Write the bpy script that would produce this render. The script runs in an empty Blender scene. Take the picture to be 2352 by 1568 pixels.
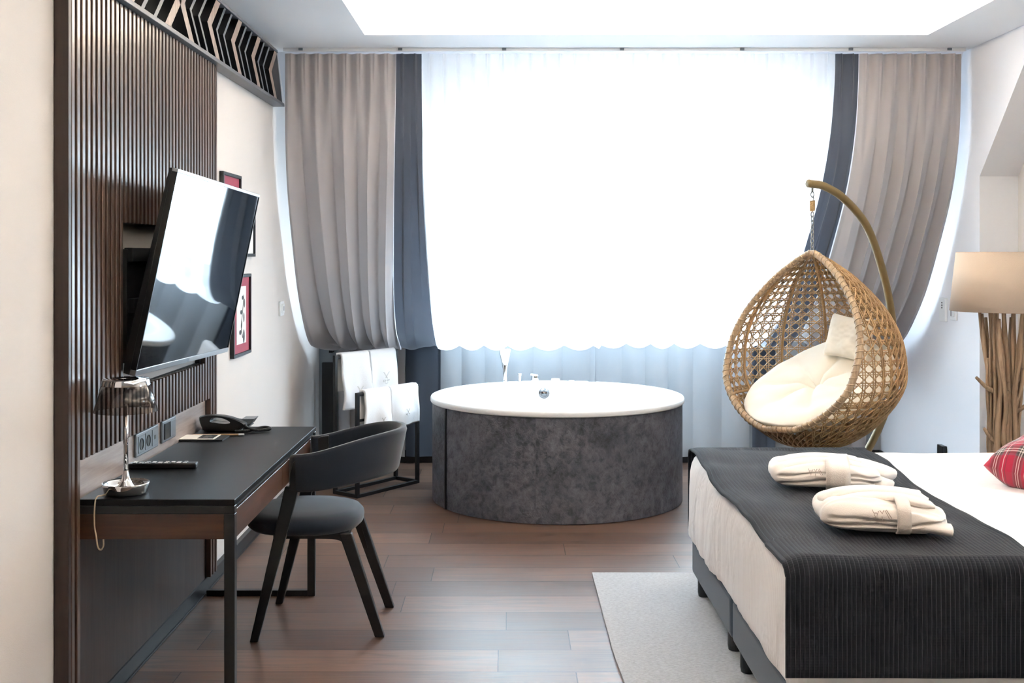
import bpy, bmesh, math, random
from mathutils import Vector, Matrix, noise
V = Vector
PI = math.pi
random.seed(7)
SC = bpy.context.scene
COL = SC.collection

# ------------------------------------------------------------------ helpers
def lin(h):
    h = h.lstrip('#')
    r = [int(h[i:i + 2], 16) / 255 for i in (0, 2, 4)]
    return tuple([(c / 12.92 if c <= .04045 else ((c + .055) / 1.055) ** 2.4) for c in r] + [1.0])

def nz(x, y=0., z=0.):
    return noise.noise(V((x, y, z)))

def lerp(a, b, t):
    return a + (b - a) * t

def smooth(t):
    t = max(0., min(1., t))
    return t * t * (3 - 2 * t)

def interp(tab, x):
    if x <= tab[0][0]:
        return tab[0][1]
    for (a, b), (c, d) in zip(tab, tab[1:]):
        if x <= c:
            return b + (d - b) * (x - a) / (c - a)
    return tab[-1][1]

def catmull(pts, n, closed=False):
    pts = [V(p) for p in pts]
    m = len(pts)
    out = []
    segs = m if closed else m - 1
    for i in range(segs):
        p1, p2 = pts[i], pts[(i + 1) % m]
        p0 = pts[(i - 1) % m] if (closed or i > 0) else p1 * 2 - p2
        p3 = pts[(i + 2) % m] if (closed or i + 2 < m) else p2 * 2 - p1
        for k in range(n):
            t = k / n
            out.append(.5 * ((2 * p1) + (p2 - p0) * t + (2 * p0 - 5 * p1 + 4 * p2 - p3) * t * t + (3 * p1 - p0 - 3 * p2 + p3) * t ** 3))
    if not closed:
        out.append(pts[-1])
    return out

def resample(pts, n):
    d = [0.]
    for a, b in zip(pts, pts[1:]):
        d.append(d[-1] + (b - a).length)
    out = []
    j = 0
    for i in range(n + 1):
        t = d[-1] * i / n
        while j < len(d) - 2 and d[j + 1] < t:
            j += 1
        f = (t - d[j]) / max(1e-9, d[j + 1] - d[j])
        out.append(pts[j].lerp(pts[j + 1], max(0, min(1, f))))
    return out, d[-1]

class MB:
    def __init__(self):
        self.v, self.f, self.uv, self.mi = [], [], [], []
    def add(self, vs, fs, uvs=None, mi=0):
        o = len(self.v)
        self.v += [V(p) for p in vs]
        for k, f in enumerate(fs):
            self.f.append([o + i for i in f])
            self.uv.append(uvs[k] if uvs else None)
            self.mi.append(mi)
        return self
    def box(self, x0, x1, y0, y1, z0, z1, mi=0):
        vs = [(x, y, z) for z in (z0, z1) for y in (y0, y1) for x in (x0, x1)]
        return self.add(vs, [(0, 2, 3, 1), (4, 5, 7, 6), (0, 1, 5, 4), (2, 6, 7, 3), (0, 4, 6, 2), (1, 3, 7, 5)], mi=mi)
    def obox(self, M, sx, sy, sz):
        vs = [M @ V((x * sx / 2, y * sy / 2, z * sz / 2)) for z in (-1, 1) for y in (-1, 1) for x in (-1, 1)]
        return self.add(vs, [(0, 2, 3, 1), (4, 5, 7, 6), (0, 1, 5, 4), (2, 6, 7, 3), (0, 4, 6, 2), (1, 3, 7, 5)])
    def bar(self, a, b, w, h=None, up=(0, 0, 1)):
        a, b = V(a), V(b)
        h = h or w
        d = (b - a).normalized()
        up = V(up)
        if abs(d.dot(up)) > .99:
            up = V((0, 1, 0))
        s = d.cross(up).normalized()
        u = s.cross(d)
        vs = []
        for p in (a, b):
            for q, r in ((-1, -1), (1, -1), (1, 1), (-1, 1)):
                vs.append(p + s * q * w / 2 + u * r * h / 2)
        return self.add(vs, [(0, 3, 2, 1), (4, 5, 6, 7), (0, 1, 5, 4), (1, 2, 6, 5), (2, 3, 7, 6), (3, 0, 4, 7)])
    def loft(self, rings, cap=True, closed=False, mi=0):
        n = len(rings[0])
        vs = [p for r in rings for p in r]
        fs = []
        m = len(rings)
        for i in range(m if closed else m - 1):
            a, b = i * n, ((i + 1) % m) * n
            for k in range(n):
                k2 = (k + 1) % n
                fs.append((a + k, a + k2, b + k2, b + k))
        if cap and not closed:
            fs.append(tuple(range(n))[::-1])
            fs.append(tuple(range((m - 1) * n, m * n)))
        return self.add(vs, fs, mi=mi)
    def tube(self, pts, r, sides=8, cap=True, closed=False, flat=None):
        pts = [V(p) for p in pts]
        m = len(pts)
        rings = []
        prev = None
        for i, p in enumerate(pts):
            if closed:
                t = pts[(i + 1) % m] - pts[i - 1]
            else:
                t = pts[min(i + 1, m - 1)] - pts[max(i - 1, 0)]
            t = t.normalized() if t.length > 1e-9 else V((0, 0, 1))
            if prev is None:
                up = V((0, 0, 1)) if abs(t.z) < .9 else V((1, 0, 0))
                s = t.cross(up).normalized()
            else:
                s = (prev - t * prev.dot(t))
                s = s.normalized() if s.length > 1e-6 else t.orthogonal().normalized()
            prev = s
            u = t.cross(s)
            rr = r(i / (m - 1)) if callable(r) else r
            rings.append([p + s * math.cos(2 * PI * k / sides) * rr + u * math.sin(2 * PI * k / sides) * rr for k in range(sides)])
        return self.loft(rings, cap, closed)
    def lathe(self, prof, c=(0, 0, 0), segs=48, cap0=False, cap1=False, a0=0, a1=2 * PI):
        c = V(c)
        full = abs(a1 - a0 - 2 * PI) < 1e-6
        n = segs if full else segs + 1
        vs = []
        for r, z in prof:
            for k in range(n):
                a = a0 + (a1 - a0) * k / segs
                vs.append(c + V((r * math.cos(a), r * math.sin(a), z)))
        fs = []
        for i in range(len(prof) - 1):
            for k in range(segs):
                k2 = (k + 1) % n
                fs.append((i * n + k, i * n + k2, (i + 1) * n + k2, (i + 1) * n + k))
        if cap0:
            fs.append(tuple(range(n))[::-1])
        if cap1:
            fs.append(tuple(range((len(prof) - 1) * n, len(prof) * n)))
        return self.add(vs, fs)
    def prism(self, poly, d):
        n = len(poly)
        d = V(d)
        vs = [V(p) for p in poly] + [V(p) + d for p in poly]
        fs = [tuple(range(n))[::-1], tuple(range(n, 2 * n))] + [(k, (k + 1) % n, n + (k + 1) % n, n + k) for k in range(n)]
        return self.add(vs, fs)
    def grid(self, rows, uvf=None, wrap=False):
        m, n = len(rows), len(rows[0])
        vs = [p for r in rows for p in r]
        fs, uvs = [], []
        for i in range(m - 1):
            for k in range(n if wrap else n - 1):
                k2 = (k + 1) % n
                fs.append((i * n + k, i * n + k2, (i + 1) * n + k2, (i + 1) * n + k))
                if uvf:
                    uvs.append([uvf(i, k), uvf(i, k + 1), uvf(i + 1, k + 1), uvf(i + 1, k)])
        return self.add(vs, fs, uvs if uvf else None)
    def xf(self, M):
        self.v = [M @ p for p in self.v]
        return self
    def build(self, name, mat, parent=None, sm=False, bevel=0, segs=2, solid=0, sub=0, origin=None):
        me = bpy.data.meshes.new(name)
        par_loc = V(parent.location) if parent is not None else V((0, 0, 0))
        if parent is not None and parent.parent is not None:
            par_loc = V((0, 0, 0)) + parent.parent.location + parent.location
        o0 = par_loc if parent is not None else (V(origin) if origin else V((0, 0, 0)))
        me.from_pydata([p - o0 for p in self.v], [], self.f)
        if any(u is not None for u in self.uv):
            lay = me.uv_layers.new(name='UVMap')
            for poly, u in zip(me.polygons, self.uv):
                if u:
                    for li, c in zip(poly.loop_indices, u):
                        lay.data[li].uv = c
        bm = bmesh.new()
        bm.from_mesh(me)
        bmesh.ops.recalc_face_normals(bm, faces=bm.faces)
        bm.to_mesh(me)
        bm.free()
        mats = mat if isinstance(mat, (list, tuple)) else [mat]
        for m in mats:
            me.materials.append(m)
        if len(mats) > 1:
            for poly, i in zip(me.polygons, self.mi):
                poly.material_index = i
        if sm:
            for p in me.polygons:
                p.use_smooth = True
        o = bpy.data.objects.new(name, me)
        COL.objects.link(o)
        if parent is not None:
            o.parent = parent
        else:
            o.location = o0
        if solid:
            md = o.modifiers.new('solid', 'SOLIDIFY'); md.thickness = solid; md.offset = 0
        if bevel:
            md = o.modifiers.new('bevel', 'BEVEL'); md.width = bevel; md.segments = segs; md.limit_method = 'ANGLE'; md.angle_limit = .6
            md.harden_normals = False
        if sub:
            md = o.modifiers.new('sub', 'SUBSURF'); md.levels = sub; md.render_levels = sub
        return o

def thing(name, label, cat, loc=(0, 0, 0), group=None):
    o = bpy.data.objects.new(name, None)
    COL.objects.link(o)
    o.location = loc
    o.empty_display_size = .05
    return tag(o, label, cat, group)

def tag(o, label, cat, group=None):
    o['label'] = label
    o['category'] = cat
    o['kind'] = 'thing'
    if group:
        o['group'] = group
    return o

def struct(o, label=None, cat=None):
    o['kind'] = 'structure'
    if label:
        o['label'] = label
    if cat:
        o['category'] = cat
    return o

def part(o, label):
    o['label'] = label
    return o

# ------------------------------------------------------------------ materials
class NT:
    def __init__(self, name):
        self.m = bpy.data.materials.new(name)
        self.m.use_nodes = True
        self.t = self.m.node_tree
        self.t.nodes.clear()
        self.out = self.n('OutputMaterial')
    def n(self, typ, **kw):
        nd = self.t.nodes.new('ShaderNode' + typ)
        for k, v in kw.items():
            setattr(nd, k, v)
        return nd
    def l(self, a, b):
        self.t.links.new(a, b)
    def val(self, sock, v):
        if hasattr(v, 'is_output'):
            self.l(v, sock)
        else:
            sock.default_value = v
    def math(self, op, a, b=0., c=None):
        nd = self.n('Math', operation=op)
        self.val(nd.inputs[0], a); self.val(nd.inputs[1], b)
        if c is not None:
            self.val(nd.inputs[2], c)
        return nd.outputs[0]
    def mix(self, f, a, b, typ='MIX'):
        nd = self.n('Mix', data_type='RGBA', blend_type=typ)
        self.val(nd.inputs[0], f); self.val(nd.inputs[6], a); self.val(nd.inputs[7], b)
        return nd.outputs[2]
    def ramp(self, f, stops, const=False):
        nd = self.n('ValToRGB')
        cr = nd.color_ramp
        if const:
            cr.interpolation = 'CONSTANT'
        while len(cr.elements) < len(stops):
            cr.elements.new(.5)
        for e, (p, c) in zip(cr.elements, stops):
            e.position = p
            e.color = c if len(c) == 4 else tuple(c) + (1,)
        self.val(nd.inputs[0], f)
        return nd.outputs[0]
    def coord(self, kind='Object', scale=(1, 1, 1), rot=(0, 0, 0), loc=(0, 0, 0)):
        tc = self.n('TexCoord')
        mp = self.n('Mapping')
        mp.inputs['Scale'].default_value = scale
        mp.inputs['Rotation'].default_value = rot
        mp.inputs['Location'].default_value = loc
        self.l(tc.outputs[kind], mp.inputs[0])
        return mp.outputs[0]
    def noise(self, vec, scale, detail=3, rough=.5, dist=0.):
        nd = self.n('TexNoise')
        self.l(vec, nd.inputs['Vector'])
        nd.inputs['Scale'].default_value = scale
        nd.inputs['Detail'].default_value = detail
        nd.inputs['Roughness'].default_value = rough
        nd.inputs['Distortion'].default_value = dist
        return nd.outputs[0]
    def bump(self, h, strength=.3, dist=.01, normal=None):
        nd = self.n('Bump')
        nd.inputs['Strength'].default_value = strength
        nd.inputs['Distance'].default_value = dist
        self.val(nd.inputs['Height'], h)
        if normal is not None:
            self.l(normal, nd.inputs['Normal'])
        return nd.outputs[0]
    def bsdf(self, col, rough=.5, metal=0., normal=None, **kw):
        p = self.n('BsdfPrincipled')
        self.val(p.inputs['Base Color'], col)
        self.val(p.inputs['Roughness'], rough)
        p.inputs['Metallic'].default_value = metal
        if normal is not None:
            self.l(normal, p.inputs['Normal'])
        for k, v in kw.items():
            self.val(p.inputs[k.replace('_', ' ')], v)
        return p.outputs[0]
    def done(self, sh):
        self.l(sh, self.out.inputs[0])
        return self.m

def plain(name, col, rough=.5, metal=0., var=.06, scale=12., bump=0., bscale=200., **kw):
    t = NT(name)
    c = lin(col) if isinstance(col, str) else col
    co = t.coord()
    nf = t.noise(co, scale, 2)
    dark = tuple(x * (1 - var) for x in c[:3]) + (1,)
    lite = tuple(min(1, x * (1 + var)) for x in c[:3]) + (1,)
    cc = t.mix(nf, dark, lite)
    nrm = t.bump(t.noise(co, bscale, 2), bump, .002) if bump else None
    return t.done(t.bsdf(cc, rough, metal, nrm, **kw))

def wood(name, c1, c2, axis='z', rough=.4, scale=1., coat=0.):
    t = NT(name)
    s = {'x': (.6, 9, 9), 'y': (9, .6, 9), 'z': (9, 9, .6)}[axis]
    co = t.coord(scale=tuple(k * scale for k in s))
    a = t.noise(co, 2.2, 6, .6, .6)
    b = t.noise(co, 11., 4, .6)
    f = t.ramp(t.math('ADD', t.math('MULTIPLY', a, .75), t.math('MULTIPLY', b, .3)), [(.36, lin(c1)), (.68, lin(c2))])
    nrm = t.bump(b, .12, .002)
    return t.done(t.bsdf(f, rough, 0, nrm, Coat_Weight=coat, Coat_Roughness=.25))

M = {}
M['wall'] = None
def m_wall(name, col, bump=.25):
    t = NT(name)
    co = t.coord()
    n1 = t.noise(t.coord(scale=(1, 1, 3)), 160, 2)
    n2 = t.noise(t.coord(scale=(1, 3, 1)), 160, 2)
    h = t.math('ADD', n1, n2)
    c = lin(col)
    cc = t.mix(t.noise(co, 3, 3), tuple(x * .95 for x in c[:3]) + (1,), c)
    return t.done(t.bsdf(cc, .8, 0, t.bump(h, bump, .002), Specular_IOR_Level=.25))
M['wall'] = m_wall('textured_wallpaper', '#d6d0cc')
M['wallr'] = m_wall('pale_grey_plaster', '#e8e9ee', .15)
M['wallback'] = m_wall('warm_rear_plaster', '#cdbfae', .1)
M['ceil'] = m_wall('white_ceiling_paint', '#f0f2f5', .06)
M['knee'] = m_wall('knee_wall_shade_grey', '#a2a7ac', .1)  # shade put into the wall colour, so the lower sheers look dimmer
M['niche'] = m_wall('niche_plaster', '#d8d5d2', .1)
M['white'] = plain('white_lacquer', '#eceef0', .35, var=.02)
M['whiteplastic'] = plain('white_plastic', '#e4e6e8', .4, var=.02)
M['black'] = plain('black_powder_coat', '#101114', .45, var=.1, bump=.05, bscale=600)
M['blackwood'] = plain('black_stained_wood', '#0d0d10', .42, var=.15, bump=.06)
M['blackplastic'] = plain('black_plastic', '#0b0b0d', .28, var=.1)
M['chrome'] = plain('polished_chrome', '#e6e8ea', .06, 1., var=.01)
M['drainsteel'] = plain('chrome_dark_reflection', '#6e6c6c', .12, 1., var=.01)  # overflow drain chrome, its dark room reflection put into the base colour
M['steel'] = plain('brushed_steel', '#aab0b6', .25, 1., var=.03)
M['bezel'] = plain('silver_bezel', '#a6acb2', .28, .8, var=.02)
M['socketgrey'] = plain('grey_socket_plastic', '#6f767d', .35, .3, var=.03)
M['skirting'] = plain('black_skirting', '#121317', .4, var=.06)
M['slat'] = wood('slat_wood', '#3a2a23', '#5c463a', 'z', .3, coat=.15)
M['slatback'] = plain('dark_slat_backing', '#140e0d', .6, var=.1)
M['walnut'] = wood('walnut_side', '#251915', '#34251f', 'z', .45)
M['walnutx'] = wood('walnut_drawer', '#2e1c15', '#523629', 'y', .4)
M['walnutf'] = wood('walnut_front', '#2c1b14', '#48301f', 'x', .4)
M['board'] = wood('grey_oak_board', '#7a6d67', '#a89b95', 'y', .3, coat=.2)
M['board2'] = wood('brown_oak_board', '#2c221f', '#433631', 'z', .5)
M['desktop'] = plain('charcoal_laminate', '#111113', .4, var=.08, bump=.06, bscale=900, Specular_IOR_Level=.16)
M['latticewood'] = wood('lattice_wood', '#77675f', '#9a877d', 'z', .45)
M['latticegrey'] = plain('lattice_grey', '#55575e', .45)
M['rattan'] = wood('rattan', '#876543', '#b8976a', 'z', .5, 3.)
M['rattanrim'] = wood('rattan_wrapped_rim', '#7f664b', '#b59c7c', 'z', .4, 5.)
M['polebrown'] = plain('bronze_tube', '#74623e', .4, .25, var=.1)
M['chain'] = plain('galvanised_chain', '#8d8a86', .35, .9)
M['springm'] = plain('wrapped_spring', '#a5865c', .5)
M['drift'] = wood('driftwood', '#7a634d', '#b0977d', 'z', .75, 2.)
M['paper'] = plain('white_paper', '#e9e6e0', .7, var=.02)
M['matred'] = plain('crimson_mat', '#8f2038', .6, var=.08)
M['darkprint'] = plain('dark_ink', '#25272a', .7)
M['pencil'] = plain('pencil_wood', '#b28f6a', .6)
M['cordbeige'] = plain('beige_cord', '#b8a68e', .45)
M['thread'] = plain('grey_thread', '#b9b4b0', .8)
M['threadb'] = plain('brown_thread', '#a08c80', .8)

def fabric(name, col, rough=.9, sheen=.3, var=.06, weave=900., bump=.25, sheen_col=None):
    t = NT(name)
    c = lin(col)
    co = t.coord()
    n1 = t.noise(co, weave, 2)
    n2 = t.noise(co, 7, 3)
    cc = t.mix(n2, tuple(x * (1 - var) for x in c[:3]) + (1,), tuple(min(1, x * (1 + var)) for x in c[:3]) + (1,))
    return t.done(t.bsdf(cc, rough, 0, t.bump(n1, bump, .002), Sheen_Weight=sheen, Sheen_Roughness=.5, Specular_IOR_Level=.2))
M['velvet'] = fabric('slate_velvet', '#181e2a', .8, .25, .12, 300, .1)
M['upholstery'] = fabric('blue_grey_upholstery', '#3b4654', .9, .15, .05, 500, .35)
M['towel'] = fabric('white_terry', '#ecebec', .95, .3, .02, 350, .7)
M['robe'] = fabric('cream_velour', '#e8dfd8', .95, .35, .03, 420, .45)
M['belt'] = fabric('cream_terry_belt', '#dfd4cb', .95, .3, .04, 350, .8)
M['cream'] = fabric('cream_cotton', '#efe8da', .9, .2, .02, 700, .1)
M['shade'] = fabric('linen_shade', '#b8a898', .9, .1, .05, 420, .4)
M['rug'] = None

def m_rug():
    t = NT('grey_felt_rug')
    co = t.coord()
    n1 = t.noise(t.coord(scale=(1, 2.4, 1)), 70, 5, .7)
    n2 = t.noise(co, 500, 2)
    c = t.ramp(n1, [(.3, lin('#92959b')), (.62, lin('#b9bcc1'))])
    return t.done(t.bsdf(c, .95, 0, t.bump(t.math('ADD', n1, n2), .6, .004), Sheen_Weight=.3, Specular_IOR_Level=.15))
M['rug'] = m_rug()

def m_curtain(name, col, transl=.12, rough=.75):
    t = NT(name)
    c = lin(col)
    co = t.coord('UV', scale=(700, 700, 1))
    w = t.noise(co, 1, 1)
    nrm = t.bump(w, .08, .001)
    p = t.bsdf(c, rough, 0, nrm, Sheen_Weight=.25, Specular_IOR_Level=.25)
    tr = t.n('BsdfTranslucent'); tr.inputs[0].default_value = c
    mx = t.n('MixShader'); mx.inputs[0].default_value = transl
    t.l(p, mx.inputs[1]); t.l(tr.outputs[0], mx.inputs[2])
    return t.done(mx.outputs[0])
M['curtbeige'] = m_curtain('greige_curtain_cloth', '#aca8a9', .06)
M['curtgrey'] = m_curtain('charcoal_curtain_cloth', '#474d59', .12)

def m_sheer():
    t = NT('white_sheer_voile')
    tr = t.n('BsdfTranslucent'); tr.inputs[0].default_value = lin('#e9edf1')
    df = t.n('BsdfDiffuse'); df.inputs[0].default_value = lin('#e9ecf0')
    tp = t.n('BsdfTransparent'); tp.inputs[0].default_value = (1, 1, 1, 1)
    m1 = t.n('MixShader'); m1.inputs[0].default_value = .5
    t.l(df.outputs[0], m1.inputs[1]); t.l(tr.outputs[0], m1.inputs[2])
    m2 = t.n('MixShader'); m2.inputs[0].default_value = .36
    t.l(m1.outputs[0], m2.inputs[1]); t.l(tp.outputs[0], m2.inputs[2])
    return t.done(m2.outputs[0])
M['sheer'] = m_sheer()

def m_glass(name, tint='#f2f6f6', gl=.06):
    t = NT(name)
    tp = t.n('BsdfTransparent'); tp.inputs[0].default_value = lin(tint)
    g = t.n('BsdfGlossy'); g.inputs['Roughness'].default_value = .02
    lw = t.n('LayerWeight')
    fr = t.math('MULTIPLY_ADD', t.math('POWER', lw.outputs['Facing'], 4.), .6, .04)
    mx = t.n('MixShader')
    t.l(fr, mx.inputs[0]); t.l(tp.outputs[0], mx.inputs[1]); t.l(g.outputs[0], mx.inputs[2])
    return t.done(mx.outputs[0])
M['glass'] = m_glass('window_glass')
M['smoke'] = m_glass('smoked_glass', '#d6cfca')

def m_screen():
    t = NT('tv_glass')
    return t.done(t.bsdf(lin('#0a0b0d'), .03, 0, None, Specular_IOR_Level=1., IOR=2.1))
M['screen'] = m_screen()

def m_floor():
    t = NT('oak_plank_floor')
    sp = t.n('SeparateXYZ')
    t.l(t.coord(), sp.inputs[0])
    wn = t.n('TexWhiteNoise', noise_dimensions='1D')
    t.l(t.math('FLOOR', t.math('MULTIPLY', sp.outputs[1], 1 / .228)), wn.inputs['W'])
    cb = t.n('CombineXYZ')
    t.l(t.math('MULTIPLY_ADD', wn.outputs[0], 1.42, sp.outputs[0]), cb.inputs[0])
    t.l(sp.outputs[1], cb.inputs[1]); t.l(sp.outputs[2], cb.inputs[2])
    co = cb.outputs[0]
    def brick(a, b, mortar):
        br = t.n('TexBrick')
        br.offset = 0.; br.offset_frequency = 2; br.squash = 1.
        t.l(co, br.inputs['Vector'])
        br.inputs['Color1'].default_value = a
        br.inputs['Color2'].default_value = b
        br.inputs['Mortar'].default_value = mortar
        br.inputs['Scale'].default_value = 1.
        br.inputs['Mortar Size'].default_value = .0022
        br.inputs['Mortar Smooth'].default_value = .1
        br.inputs['Bias'].default_value = 0.
        br.inputs['Brick Width'].default_value = 1.42
        br.inputs['Row Height'].default_value = .228
        return br
    b1 = brick(lin('#4d3a31'), lin('#6b5447'), lin('#1a120f'))
    rnd = brick((0, 0, 0, 1), (1, 1, 1, 1), (.5, .5, .5, 1))
    off = t.n('VectorMath', operation='MULTIPLY_ADD')
    t.l(rnd.outputs[0], off.inputs[0]); off.inputs[1].default_value = (7, 3, 5)
    t.l(co, off.inputs[2])
    mp = t.n('Mapping'); mp.inputs['Scale'].default_value = (.9, 9, 1)
    t.l(off.outputs[0], mp.inputs[0])
    g1 = t.noise(mp.outputs[0], 2.4, 8, .62, 1.4)
    mp2 = t.n('Mapping'); mp2.inputs['Scale'].default_value = (2, 60, 1)
    t.l(off.outputs[0], mp2.inputs[0])
    g2 = t.noise(mp2.outputs[0], 2., 4, .6)
    gr = t.ramp(g1, [(.30, (.42, .40, .38, 1)), (.5, (1, 1, 1, 1)), (.7, (1.35, 1.3, 1.25, 1))])
    c = t.mix(.8, b1.outputs[0], gr, 'MULTIPLY')
    c = t.mix(.3, c, t.ramp(g2, [(.3, (.6, .58, .56, 1)), (.7, (1.2, 1.2, 1.2, 1))]), 'MULTIPLY')
    mort = b1.outputs['Fac']
    h = t.math('SUBTRACT', t.math('ADD', t.math('MULTIPLY', g1, .35), t.math('MULTIPLY', g2, .35)), mort)
    rough = t.math('MULTIPLY_ADD', g1, .22, .28)
    return t.done(t.bsdf(c, rough, 0, t.bump(h, .5, .0025), Specular_IOR_Level=.32))
M['floor'] = m_floor()

def m_slate():
    t = NT('slate_cladding')
    tc = t.n('TexCoord')
    oi = t.n('ObjectInfo')
    ad = t.n('VectorMath', operation='MULTIPLY_ADD')
    t.l(oi.outputs['Random'], ad.inputs[0]); ad.inputs[1].default_value = (31, 17, 9)
    t.l(tc.outputs['Object'], ad.inputs[2])
    mp = t.n('Mapping'); mp.inputs['Rotation'].default_value = (0, .8, 0); mp.inputs['Scale'].default_value = (1.25, 1.1, 1.15)
    t.l(ad.outputs[0], mp.inputs[0])
    a = t.noise(mp.outputs[0], 3.2, 8, .62, .8)
    b = t.noise(mp.outputs[0], 22, 6, .7, .4)
    c = t.ramp(a, [(.28, lin('#1f2128')), (.42, lin('#45464f')), (.58, lin('#56565f')), (.75, lin('#383943'))])
    c = t.mix(.75, c, t.ramp(b, [(.36, (.35, .35, .37, 1)), (.5, (1, 1, 1, 1)), (.66, (1.5, 1.48, 1.45, 1))]), 'MULTIPLY')
    h = t.math('ADD', t.math('MULTIPLY', a, 1.2), b)
    return t.done(t.bsdf(c, .5, 0, t.bump(h, .6, .012), Specular_IOR_Level=.45))
M['slate'] = m_slate()

def m_runner():
    t = NT('charcoal_ribbed_throw')
    tc = t.n('TexCoord')
    sp = t.n('SeparateXYZ'); t.l(tc.outputs['UV'], sp.inputs[0])
    u, v = sp.outputs[0], sp.outputs[1]
    fu = t.math('FRACT', t.math('MULTIPLY', u, 1 / .0135))
    ridge = t.math('POWER', t.math('SINE', t.math('MULTIPLY', fu, PI)), .6)
    fv = t.math('FRACT', t.math('MULTIPLY', v, 1 / .008))
    rv = t.math('SINE', t.math('MULTIPLY', fv, PI))
    line = t.math('LESS_THAN', fu, .14)
    co = t.coord('UV')
    n = t.noise(co, 6, 3)
    base = t.mix(n, lin('#181a20'), lin('#1d1f26'))
    c = t.mix(t.math('MULTIPLY', line, .5), base, lin('#4a4c54'))
    h = t.math('ADD', t.math('MULTIPLY', ridge, 1.), t.math('MULTIPLY', rv, .18))
    return t.done(t.bsdf(c, .9, 0, t.bump(h, .7, .004), Sheen_Weight=.04, Specular_IOR_Level=.2))
M['runner'] = m_runner()

def m_sheet():
    t = NT('white_satin_stripe_sheet')
    tc = t.n('TexCoord')
    sp = t.n('SeparateXYZ'); t.l(tc.outputs['Object'], sp.inputs[0])
    f = t.math('FRACT', t.math('MULTIPLY', sp.outputs[1], 1 / .02))
    s = t.math('LESS_THAN', f, .5)
    c = t.mix(s, lin('#ece8e7'), lin('#f2efee'))
    r = t.math('MULTIPLY_ADD', s, .2, .55)
    w = t.noise(t.coord(scale=(1, 1.6, 1)), 4.5, 3, .55, 1.0)
    return t.done(t.bsdf(c, r, 0, t.bump(w, .35, .04), Sheen_Weight=.1, Specular_IOR_Level=.25))
M['sheet'] = m_sheet()

def m_plaid():
    t = NT('red_tartan')
    tc = t.n('TexCoord')
    sp = t.n('SeparateXYZ'); t.l(tc.outputs['UV'], sp.inputs[0])
    red, dk, wh, gr = lin('#9c0d34'), lin('#33302f'), lin('#cfc8c2'), lin('#644650')
    stops = [(0, red), (.26, gr), (.32, dk), (.40, wh), (.44, dk), (.50, wh), (.54, dk), (.62, gr), (.68, red), (.80, wh), (.84, red), (.92, dk), (.96, red)]
    cs = []
    for k in (0, 1):
        f = t.math('FRACT', t.math('MULTIPLY', sp.outputs[k], 1 / .085))
        cs.append(t.ramp(f, stops, True))
    c = t.mix(.5, cs[0], cs[1])
    n = t.noise(t.coord('UV'), 900, 1)
    return t.done(t.bsdf(c, .9, 0, t.bump(n, .2, .002), Sheen_Weight=.2))
M['plaid'] = m_plaid()

def m_emit(name, col, st):
    t = NT(name)
    e = t.n('Emission'); e.inputs[0].default_value = lin(col); e.inputs[1].default_value = st
    return t.done(e.outputs[0])
M['led'] = m_emit('warm_led_strip', '#ffeacf', 31.)

def m_blind():
    t = NT('white_blind_cloth')
    tr = t.n('BsdfTranslucent'); tr.inputs[0].default_value = lin('#dfe6ea')
    df = t.n('BsdfDiffuse'); df.inputs[0].default_value = lin('#e4e8ec')
    m1 = t.n('MixShader'); m1.inputs[0].default_value = .25
    t.l(df.outputs[0], m1.inputs[1]); t.l(tr.outputs[0], m1.inputs[2])
    return t.done(m1.outputs[0])
M['blind'] = m_blind()

# ------------------------------------------------------------------ camera: image VP (1165,585), f = 2620 px of 2352
cam = bpy.data.cameras.new('camera')
cam.sensor_width = 36
cam.lens = 36 * 2620 / 2352
cam.shift_x = (1176 - 1165) / 2352
cam.shift_y = -(784 - 585) / 2352
cam.clip_start = .05
camo = bpy.data.objects.new('camera', cam)
camo.location = (0, 0, 1.5)
camo.rotation_euler = (PI / 2, 0, 0)
COL.objects.link(camo)
SC.camera = camo

# ------------------------------------------------------------------ room shell
XL, XR, XN, YB, YW, H = -1.36, 2.70, 2.92, -1.6, 8.25, 2.70
YT, ZK = 6.75, .87                       # slope: (YT,H) down to (YW,ZK)
struct(MB().box(XL - .3, XN + .2, YB - .2, YW + .2, -.12, 0).build('floor', M['floor'], origin=(0, 0, 0)), 'brown oak plank floor running across the room', 'floor')

left = [(XL, YB, 0), (XL, YW, 0), (XL, YW, ZK), (XL, YT, H), (XL, YT, H + .3), (XL, YB, H + .3)]
struct(MB().prism(left, (-.15, 0, 0)).build('wall_left', M['wall']), 'pale textured wall behind the desk and television', 'wall')
YJ = 6.52
right = [(XR, YJ, 0), (XR, YW, 0), (XR, YW, ZK), (XR, YT, H), (XR, 5.75, H), (XR, YJ, 1.948)]
struct(MB().prism(right, (XN - XR + .12, 0, 0)).build('wall_right', M['wallr']), 'pale grey wall right of the curtains with sloping niche edge', 'wall')
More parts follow.
